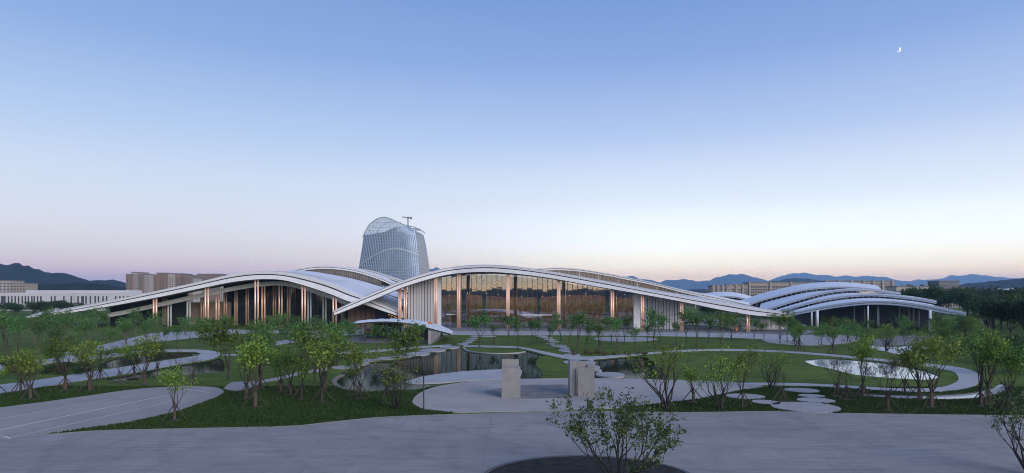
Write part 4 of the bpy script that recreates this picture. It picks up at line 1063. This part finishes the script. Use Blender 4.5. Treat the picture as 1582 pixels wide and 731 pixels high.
# ------------------------------------------------------------------ moon
MD = 22000.0
mc = P(1388, 76.5, MD); mr_ = 3.7 / F * MD
outer_a = [(mr_*math.cos(a), mr_*math.sin(a)) for a in [math.pi*(-.5 + k/16) for k in range(17)]]
inner_a = [(mr_*math.cos(a)*.76, mr_*math.sin(a)) for a in [math.pi*(-.5 + k/16) for k in range(17)]]
vs = [(x, -2, y) for x, y in outer_a] + [(x, -2, y) for x, y in inner_a] + [(x, 40, y) for x, y in outer_a] + [(x, 40, y) for x, y in inner_a]
fs = []
for k in range(16): fs += [(k, k+1, 17+k+1, 17+k), (34+k, 51+k, 52+k, 35+k), (k, 34+k, 35+k, k+1), (17+k, 18+k, 52+k, 51+k)]
o = MB().add(vs, fs).build('moon', emit_mat('moonlight', (1, .98, .95), 1.4))
o.location = mc; o.rotation_euler = (0, R(28), 0)
tag(o, 'thin white crescent moon in the upper right sky', 'moon')
# ------------------------------------------------------------------ trees
class Tree:
    pass
def grow(rng, H, trunk_h, n_limbs, spread, r0, depth=3, up=.35, stems=1, wander=.18, lean=0.0, droop=0.0):
    """branch skeleton -> (tube list, twig points)"""
    tubes, tips = [], []
    def branch(p, d, L, r, k):
        n = 4
        pts, rad = [p.copy()], [r]
        for i in range(n):
            d = (d + Vector((rng.gauss(0, wander), rng.gauss(0, wander), rng.gauss(0, wander * .6) + up * .12 * (1 if k > 0 else -droop)))).normalized()
            p = p + d * (L / n)
            pts.append(p.copy()); rad.append(max(.006, r * (1 - .55 * (i + 1) / n)))
            if k <= 1 or (k == 2 and i >= 2): tips.append((p.copy(), k))
        tubes.append((pts, rad, 6 if k >= depth else 4 if k >= 1 else 3))
        if k <= 0: return
        m = rng.choice((2, 3, 3)) if k > 1 else rng.choice((3, 4))
        a0 = rng.uniform(0, 6.28)
        for q in range(m):
            a = a0 + q * 6.28 / m + rng.uniform(-.4, .4)
            s = rng.uniform(.3, .7) * (.75 if k > 1 else 1.0)
            side = Vector((math.cos(a), math.sin(a), 0))
            nd = (d + side * s + Vector((0, 0, up * .25))).normalized()
            st = pts[-1] if q == 0 or rng.random() < .5 else pts[rng.choice((2, 3))]
            branch(st.copy(), nd, L * rng.uniform(.58, .8), rad[-1] * .85 if st is pts[-1] else r * .45, k - 1)
    if stems == 1:
        top = Vector((rng.uniform(-1, 1) * lean, rng.uniform(-1, 1) * lean, trunk_h))
        tp = [Vector((0, 0, -.05)), top * .5 + Vector((rng.gauss(0, .03), rng.gauss(0, .03), 0)), top]
        tubes.append((tp, [r0 * 1.15, r0, r0 * .85], 8))
        base, r = top, r0 * .6
    else:
        base, r = Vector((0, 0, -.05)), r0
    Lr = (H - (trunk_h if stems == 1 else 0)) * .46
    a0 = rng.uniform(0, 6.28)
    for i in range(n_limbs):
        a = a0 + i * 6.28 / n_limbs + rng.uniform(-.3, .3)
        s = spread * rng.uniform(.6, 1.15) if i else spread * .15
        b = base + (Vector((math.cos(a), math.sin(a), 0)) * .12 * (stems > 1))
        if stems == 1 and i and rng.random() < .5: b = base * rng.uniform(.82, 1)
        branch(b, Vector((math.cos(a) * s, math.sin(a) * s, 1)).normalized(), Lr * rng.uniform(.85, 1.1), r * rng.uniform(.7, 1), depth)
    return tubes, tips
def leaves_mesh(name, pts, n, size, sigma, m, seed, flat=.6, H=None, zsquash=.8):
    r = np.random.default_rng(seed)
    c = np.array([tuple(p) for p in pts])
    w = r.random(len(c)) ** 1.6 + .03                       # some twigs leafy, some nearly bare
    idx = r.choice(len(c), n, p=w / w.sum())
    pos = c[idx] + r.normal(0, sigma, (n, 3)) * np.array([1, 1, zsquash])
    nrm_ = r.normal(0, 1, (n, 3)) + np.array([0, 0, flat]); nrm_ /= np.linalg.norm(nrm_, axis=1)[:, None]
    t = r.normal(0, 1, (n, 3)); t -= nrm_ * (t * nrm_).sum(1)[:, None]; t /= np.linalg.norm(t, axis=1)[:, None]
    b = np.cross(nrm_, t)
    s = size * r.uniform(.55, 1.25, n)[:, None]
    v = np.empty((n, 4, 3)); v[:, 0] = pos - t * s; v[:, 1] = pos + b * s * .5 + nrm_ * s * .12; v[:, 2] = pos + t * s; v[:, 3] = pos - b * s * .5 + nrm_ * s * .12
    me = bpy.data.meshes.new(name)
    me.vertices.add(4*n); me.vertices.foreach_set('co', v.reshape(-1))
    me.loops.add(4*n); me.loops.foreach_set('vertex_index', np.arange(4*n, dtype=np.int32))
    me.polygons.add(n); me.polygons.foreach_set('loop_start', np.arange(0, 4*n, 4, dtype=np.int32))
    me.materials.append(m); me.update(calc_edges=True)
    return me
def trunk_mesh(name, tubes, m):
    mbx = MB()
    for pts, rad, n in tubes: mbx.tube(pts, rad, n, False)
    return mbx.mesh(name, m, True)
def stakes_meshes(seed, n=4, h=1.6, out=1.15):
    r = random.Random(seed); res = []
    for k in range(n):
        a = 2*math.pi*k/n + r.uniform(-.25, .25)
        res.append(MB().tube([(math.cos(a)*out, math.sin(a)*out, 0), (-math.cos(a)*.06, -math.sin(a)*.06, h)], .05, 5).mesh('stake', M_STAKE))
    return res
PROTO = {}
def proto(kind, count, H, bark, leaf, nleaf, lsize, sigma, stakes=False, wrap=False, flat=.6, **kw):
    res = []
    for i in range(count):
        rng = random.Random(hash((kind, i)) % 1000 if False else sum(map(ord, kind)) * 31 + i * 7)
        tubes, tips = grow(rng, H, **kw)
        zmax = max(p.z for p, k in tips)
        sc_ = H / (zmax + sigma)
        tubes = [([p * sc_ for p in pts], [q for q in rad], n) for pts, rad, n in tubes]
        tips = [p * sc_ for p, k in tips]
        d = dict(H=H, trunk=trunk_mesh('trunk', tubes, bark), crown=leaves_mesh('crown', tips, nleaf, lsize, sigma, leaf, 100 + i * 13 + len(kind), flat) if nleaf else None, stakes=stakes_meshes(i) if stakes else [])
        d['wrap'] = MB().tube([(0, 0, .02), (0, 0, .95)], kw['r0'] * 1.22, 8).mesh('trunk_wrap', M_WRAP) if wrap else None
        res.append(d)
    PROTO[kind] = res
proto('vase', 6, 5.0, M_BARK, L_YOUNG, 1050, 0.115, 0.16, True, True, trunk_h=1.1, n_limbs=6, spread=.42, r0=.105, up=.7)
proto('vasemid', 6, 5.6, M_BARKD, L_MID, 1150, 0.118, 0.18, True, True, trunk_h=1.3, n_limbs=6, spread=.40, r0=.105, up=.7)
proto('upright', 5, 5.6, M_BARKD, L_YOUNG, 700, 0.115, 0.14, True, False, trunk_h=1.1, n_limbs=5, spread=.26, r0=.09, up=.8)
proto('multi', 4, 6.2, M_BARKD, L_YOUNG, 720, 0.115, 0.15, False, False, trunk_h=0.0, n_limbs=7, spread=.36, r0=.10, stems=7, up=.6)
proto('bare', 4, 4.5, M_BARKD, L_BRONZE, 150, .08, .12, True, True, trunk_h=.9, n_limbs=6, spread=.45, r0=.06, up=.6)
proto('grove', 6, 8.0, M_BARKP, L_BLUE, 950, 0.2, 0.3, False, False, trunk_h=1.0, n_limbs=7, spread=.30, r0=.085, up=.7)
proto('grove2', 5, 7.0, M_BARK, L_MID, 950, 0.19, 0.27, False, False, trunk_h=1.0, n_limbs=7, spread=.30, r0=.085, up=.7)
proto('slim', 6, 7.0, M_BARK, L_BLUE, 760, 0.175, 0.24, False, True, trunk_h=1.5, n_limbs=5, spread=.22, r0=.08, up=.8)
proto('forest', 6, 12.0, M_BARKD, L_DARK, 2600, 0.4, 0.7, False, False, trunk_h=2.0, n_limbs=8, spread=.6, r0=.2, up=.5)
proto('forest2', 4, 12.0, M_BARKD, L_WOOD, 2300, 0.38, 0.65, False, False, trunk_h=2.2, n_limbs=8, spread=.5, r0=.2, up=.5)
proto('deadwood', 1, 11.0, M_BARKP, None, 0, .1, .1, False, False, trunk_h=2.5, n_limbs=9, spread=.55, r0=.2)
proto('bush', 4, 1.5, M_BARKD, L_DARK, 900, .10, .16, False, False, trunk_h=0.0, n_limbs=9, spread=1.0, r0=.03, stems=9, depth=2)
proto('bushb', 3, 1.3, M_BARKD, L_BRONZE, 700, .10, .15, False, False, trunk_h=0.0, n_limbs=9, spread=1.0, r0=.03, stems=9, depth=2)
M_MOUND = mat('root_soil', (.035, .034, .018), .95, col2=(.085, .068, .042), noise_scale=2.5, bump=.8, bump_scale=8)
MOUND = MB().loft([[(math.cos(a) * r * (1 + .12 * math.sin(a * 3 + r * 5)), math.sin(a) * r * (1 + .1 * math.cos(a * 2)), z) for a in [2 * math.pi * k / 12 for k in range(12)]] for r, z in ((.85, -.03), (.6, .06), (.3, .12), (.1, .14))], True, True).mesh('root_mound', M_MOUND, True)
trng = random.Random(11)
def place(kind, name, label, cat, loc, height, group=None, wide=1.0, variant=None):
    vs = PROTO[kind]; d = vs[variant if variant is not None else trng.randrange(len(vs))]
    s = height / d['H']
    t = thing(name, label, cat, (loc[0], loc[1], loc[2] if len(loc) > 2 else 0), group)
    t.rotation_euler = (0, 0, trng.uniform(0, 6.28)); t.scale = (s * wide * trng.uniform(.82, 1.15), s * wide * trng.uniform(.85, 1.1), s)
    link('trunk', d['trunk'], t)
    if d['crown']: link('crown', d['crown'], t)
    k = 1 / s
    if d['stakes'] or d['wrap']: link('root_mound', MOUND, t, None, None, (k / wide, k / wide, k))
    for m_ in d['stakes']: link('stake', m_, t, None, None, (k / wide, k / wide, k))
    if d['wrap']: link('trunk_wrap', d['wrap'], t)
    return t
ONES = ['', 'first', 'second', 'third', 'fourth', 'fifth', 'sixth', 'seventh', 'eighth', 'ninth', 'tenth', 'eleventh', 'twelfth', 'thirteenth', 'fourteenth', 'fifteenth', 'sixteenth', 'seventeenth', 'eighteenth', 'nineteenth']
def ordinal(i):
    if i < 20: return ONES[i]
    t, o = divmod(i, 10)
    return ('twentieth', 'thirtieth', 'fortieth', 'fiftieth')[t - 2] if o == 0 else ('twenty-', 'thirty-', 'forty-', 'fifty-')[t - 2] + ONES[o]
ORD = [ordinal(i) for i in range(1, 60)]
def row(items, where, group):
    for i, (px, yb, yt, kind, look, *w) in enumerate(sorted(items)):
        g = G(px, yb); h = (yb - yt) / F * g.y
        place(kind, 'young_tree', f'{ORD[i]} tree from the left {where}, {look}', 'tree', g, h, group, w[0] if w else 1.0)
V, U = 'leafy with wooden props', 'slender and upright'
row([(-8,611,545,'vase','cut by frame'),(32,606,538,'vase',V),(47,617,533,'vase',V),(101,603,512,'vasemid','dark and bushy'),(139,604,520,'vase','broad and pale green',1.15),(185,593,545,'bare','small and bronze'),(207,584,528,'vasemid',V),(223,595,512,'vase','tall and pale green'),(155,587,530,'vasemid','partly hidden'),(243,581,525,'vasemid',V)],
    'between driveway and curved path', 'staked trees above the driveway')
row([(353,586,486,'grove2','tall and dark'),(381,616,530,'vase',V),(394,629,512,'vase','nearest the road'),(402,602,525,'vasemid',V),(417,571,515,'grove2','standing back'),(434,606,535,'vase','low'),(449,611,530,'vasemid',V),(466,617,540,'upright',U),(486,591,496,'grove2','tall'),(498,621,505,'upright','pale and tall',1.2),(502,601,515,'vasemid','behind a pale one'),
     (547,610,545,'upright','small by the pond'),(557,616,528,'upright',U),(596,623,560,'bare','nearly bare'),(612,633,548,'multi','with many thin stems',1.5),(626,606,487,'grove2','tall and broad',.9)], 'on the lawn left of plaza', 'staked trees on the left lawn')
place('vase', 'young_tree', 'lone staked tree on the grass point beside the driveway', 'tree', G(270,650), 4.9, variant=1)
place('bare', 'young_tree', 'nearly bare tree at the rounded end of the left pond', 'tree', G(298,593), 3.8)
place('bare', 'young_tree', 'thin bare tree left of the copper column reflections', 'tree', G(272,588), 4.4)
row([(1030,633,512,'multi','with many bare stems'),(1071,622,562,'vase','small and low'),(1114,632,528,'multi','vase shaped'),(1147,628,525,'upright',U),(1190,600,528,'multi','dark and propped',1.2),(1207,621,570,'bare','small and bare')], 'on the grass right of plaza', 'trees on the right plaza lawn')
row([(1293,613,545,'bare','nearly bare'),(1308,618,562,'bare','thin and bare'),(1333,613,512,'vase','leafy'),(1371.5,634.5,545,'bare','forked and sparse',1.3),(1398,607,545,'vase','small'),(1420,617,518,'vase','pale green'),(1439,629.5,513,'vase','nearest the road'),(1515,628,508,'vasemid','dense'),(1527,625,505,'vase','beside a dense one'),(1558,632,525,'vasemid','dark')], 'along the lawn below the white pool', 'staked trees at the right')
row([(520,547,492,'slim',U),(538,541,490,'slim',U),(583,548,497,'slim',U),(604,546,500,'slim',U),(650,541,497,'slim',U),(741,537,478,'slim','on the grass island',1.3),(764,531,498,'slim','sparse'),(786,530,484,'slim',U),(800,539,486,'slim','on the island tip'),(822,530,490,'slim',U),(829,529,492,'slim',U),(848,532,495,'slim',U),(866,527,482,'slim',U),(880,532,486,'slim',U),(893,536,476,'slim','broad',1.3),(905,540,490,'slim',U),(926,545,493,'vasemid','propped'),
     (945,533,482,'slim',U),(954,543,488,'slim',U),(965,530,486,'slim','sparse'),(981,541,500,'slim',U),(1000,535,498,'slim',U),(1010,532,473,'slim','tall',1.3),(1019,538,480,'slim',U),(1045,530,492,'slim',U),(1060,528,476,'slim',U),(1077,534,479,'slim','broad',1.3),(1095,530,484,'slim',U),(1113,532,482,'grove2','dense'),(1130,527,480,'grove2','dense'),(1165,530,488,'slim',U),(1180,528,495,'slim',U),(1205,531,478,'grove2','tall'),(1216,528,476,'slim',U)],
    'in the row before the main hall', 'slim trees before the main hall')
# groves
def scatter(n, x0, x1, y0, y1, h0, h1, kinds, name, label, group, seed, wide=1.0, avoid=8.0):
    r = random.Random(seed); got = []; tries = 0
    while len(got) < n and tries < n * 60:
        tries += 1
        px, py = r.uniform(x0, x1), 456 + 1 / (r.uniform(1 / (y1 - 456), 1 / (y0 - 456)))
        g = G(px, py)
        if any((g - q).length < avoid * .5 for q in got) or any(inside(g, w) for w in WATERS + [plaza, drive]): continue
        got.append(g)
    got.sort(key=lambda q: q.x / q.y)
    for i, g in enumerate(got):
        place(r.choice(kinds), name, f'{ORD[i]} from the left, {label}', 'tree' if 'tree' in name else 'shrub', g, r.uniform(h0, h1), group, wide)
def inside(p, poly):
    c = False; n = len(poly)
    for i in range(n):
        (x0, y0), (x1, y1) = poly[i], poly[i - 1]
        if (y0 > p.y) != (y1 > p.y) and p.x < (x1 - x0) * (p.y - y0) / (y1 - y0) + x0: c = not c
    return c
scatter(32, -60, 245, 519, 562, 5.6, 9.0, ['grove'] * 3 + ['grove2', 'slim'], 'grove_tree', 'slender tree in the dense left grove', 'grove trees at the left', 1, .92)
scatter(12, 250, 350, 517, 540, 4.5, 6.0, ['grove', 'slim'], 'grove_tree', 'thin tree before the left copper columns', 'trees before the left columns', 2)
scatter(18, 345, 545, 522, 575, 5.5, 7.4, ['grove', 'grove2', 'slim'], 'grove_tree', 'green tree before the left hall glass', 'trees before the left hall glass', 3)
scatter(38, 1215, 1520, 519, 551, 3.8, 6.6, ['grove2', 'vasemid', 'grove', 'slim', 'slim', 'multi'], 'grove_tree', 'green tree in the right hall grove', 'grove trees before the right hall', 4, .95)
scatter(34, 1222, 1500, 500, 516, 1.6, 3.0, ['forest', 'forest2', 'bush'], 'shrub_tree', 'low bushy tree under the right hall eaves', 'dark trees under the right hall', 5, 1.2)
scatter(24, 1522, 1650, 500, 528, 8.5, 12.0, ['forest', 'forest', 'forest2'], 'forest_tree', 'dense dark tree in the right edge wood', 'wood at the right edge', 6, 1.1)
scatter(14, 1520, 1630, 540, 585, 3.0, 4.6, ['forest', 'forest2'], 'shrub_tree', 'low bushy tree below the right edge wood', 'low trees below the wood', 7, 1.3)
scatter(22, 1395, 1660, 485, 496, 13.0, 16.5, ['forest', 'forest2'], 'forest_tree', 'tall tree in the belt behind the right vaults', 'tree belt behind the right hall', 8, 1.2)
scatter(22, -40, 200, 484, 492, 6.0, 8.5, ['forest'], 'forest_tree', 'dark tree before the white left building', 'tree belt at the left', 9, 1.3)
scatter(14, 1480, 1700, 473, 478, 14.0, 19.0, ['forest'], 'forest_tree', 'far dark tree below the right wooded hill', 'far trees at the right', 12, 1.5)
scatter(16, 1045, 1235, 485.5, 489, 5.0, 7.5, ['forest'], 'forest_tree', 'dark tree beyond the main hall right end', 'trees beyond the main hall', 16, 1.3)
place('deadwood', 'bare_tree', 'tall bare pale tree standing out against the right wood', 'tree', G(1528, 512), 10.2)
scatter(26, 395, 560, 551, 566, .8, 1.5, ['bush', 'bushb', 'bushb'], 'pond_shrub', 'low bronze shrub between two paths left of pond', 'shrubs between the paths', 13, 1.3, 4)
scatter(16, 0, 150, 568, 580, 1.0, 1.6, ['bushb', 'bush'], 'pond_shrub', 'low shrub inside the curved far left path', 'shrubs inside the left path', 14, 1.3, 4)
scatter(12, 885, 1000, 546.5, 549.5, .5, .9, ['bushb'], 'pond_shrub', 'small bronze shrub along the far pond bank', 'shrubs on the far bank', 15, 1.3, 4)

# the two foreground shrubs: many rising stems, sparse dark leaves
def big_shrub(label, loc, H, seed, n_limbs, spread, nleaf, squash=1.0):
    rng = random.Random(seed)
    tubes, tips = grow(rng, H, 0, n_limbs, spread, .10, depth=3, up=.35, stems=n_limbs, wander=.16)
    zmax = max(p.z for p, k in tips); s = H / zmax
    tubes = [([p * s for p in pts], rad, n) for pts, rad, n in tubes]; tips = [p * s for p, k in tips]
    t = thing('shrub', label, 'shrub', loc, 'foreground shrubs')
    link('stems', trunk_mesh('stems', tubes, M_BARKD), t)
    link('foliage', leaves_mesh('foliage', tips, nleaf, .115, .10, L_SHRUB, seed, .5), t)
    return t
big_shrub('wide many stemmed shrub in the round bed at the bottom', (P(955, HY, 37.2).x, 37.2, .05), 5.9, 21, 13, 1.05, 3400)
big_shrub('sparse leafy shrub cut by the bottom right corner', (P(1592, HY, 39.5).x, 39.5, 0), 5.2, 5, 8, .7, 1200)

# grass blades along the near lawns
gr = np.random.default_rng(4)
def lawn_blades(name, boxpx, n, polys_out, size=.17):
    x0, x1, y0, y1 = boxpx
    px = gr.uniform(x0, x1, n); Yg = F * CH * gr.uniform(1/(y1-456), 1/(y0-456), n)
    c = np.stack([(px - CX) / F * Yg, Yg, np.zeros(n)], 1)
    bad = np.zeros(n, bool)
    for q in polys_out:
        q = np.array(q); c_in = np.zeros(n, bool)
        for k in range(len(q)):
            (xa, ya), (xb, yb) = q[k], q[k - 1]
            if ya == yb: continue
            c_in ^= ((ya > c[:, 1]) != (yb > c[:, 1])) & (c[:, 0] < (xb - xa) * (c[:, 1] - ya) / (yb - ya) + xa)
        bad |= c_in
    c = c[~bad]; n = len(c)
    a = gr.uniform(0, 6.28, n); w = size * gr.uniform(.5, 1.1, n); h = size * gr.uniform(.5, 1.2, n)
    v = np.empty((n, 3, 3)); dx = np.stack([np.cos(a), np.sin(a), np.zeros(n)], 1)
    v[:, 0] = c - dx * w[:, None] * .4; v[:, 1] = c + dx * w[:, None] * .4
    v[:, 2] = c + np.stack([gr.normal(0, .03, n), gr.normal(0, .03, n), h], 1)
    me = bpy.data.meshes.new(name)
    me.vertices.add(3*n); me.vertices.foreach_set('co', v.reshape(-1)); me.loops.add(3*n); me.loops.foreach_set('vertex_index', np.arange(3*n, dtype=np.int32))
    me.polygons.add(n); me.polygons.foreach_set('loop_start', np.arange(0, 3*n, 3, dtype=np.int32))
    me.materials.append(L_GRASS); me.update(calc_edges=True)
    tag(link(name, me), kind='stuff')
L_GRASS = leaf_mat('grass_blade', (.012, .034, .006), (.042, .080, .013), .15)
road_poly = poly
lawn_blades('grass', (0, 700, 597, 672), 110000, WATERS + EXCL + [plaza, drive, road_poly, pa])
lawn_blades('grass', (960, 1582, 598, 643), 70000, WATERS + EXCL + [plaza, road_poly, loop_end])

# ------------------------------------------------------------------ haze: pale evening air over the whole valley
hz = MB().box((-15000, -8000, -14), (15000, 16500, 480)).build('haze', None)
tag(hz, kind='stuff')
hm = bpy.data.materials.new('haze_air'); hm.use_nodes = True
N, L = hm.node_tree.nodes, hm.node_tree.links; N.clear()
ho = N.new('ShaderNodeOutputMaterial'); hv = N.new('ShaderNodeVolumePrincipled')
hv.inputs['Color'].default_value = (.38, .62, 1.0, 1); hv.inputs['Density'].default_value = 9e-5; hv.inputs['Anisotropy'].default_value = 0.0
L.new(hv.outputs[0], ho.inputs['Volume'])
hz.data.materials.append(hm)
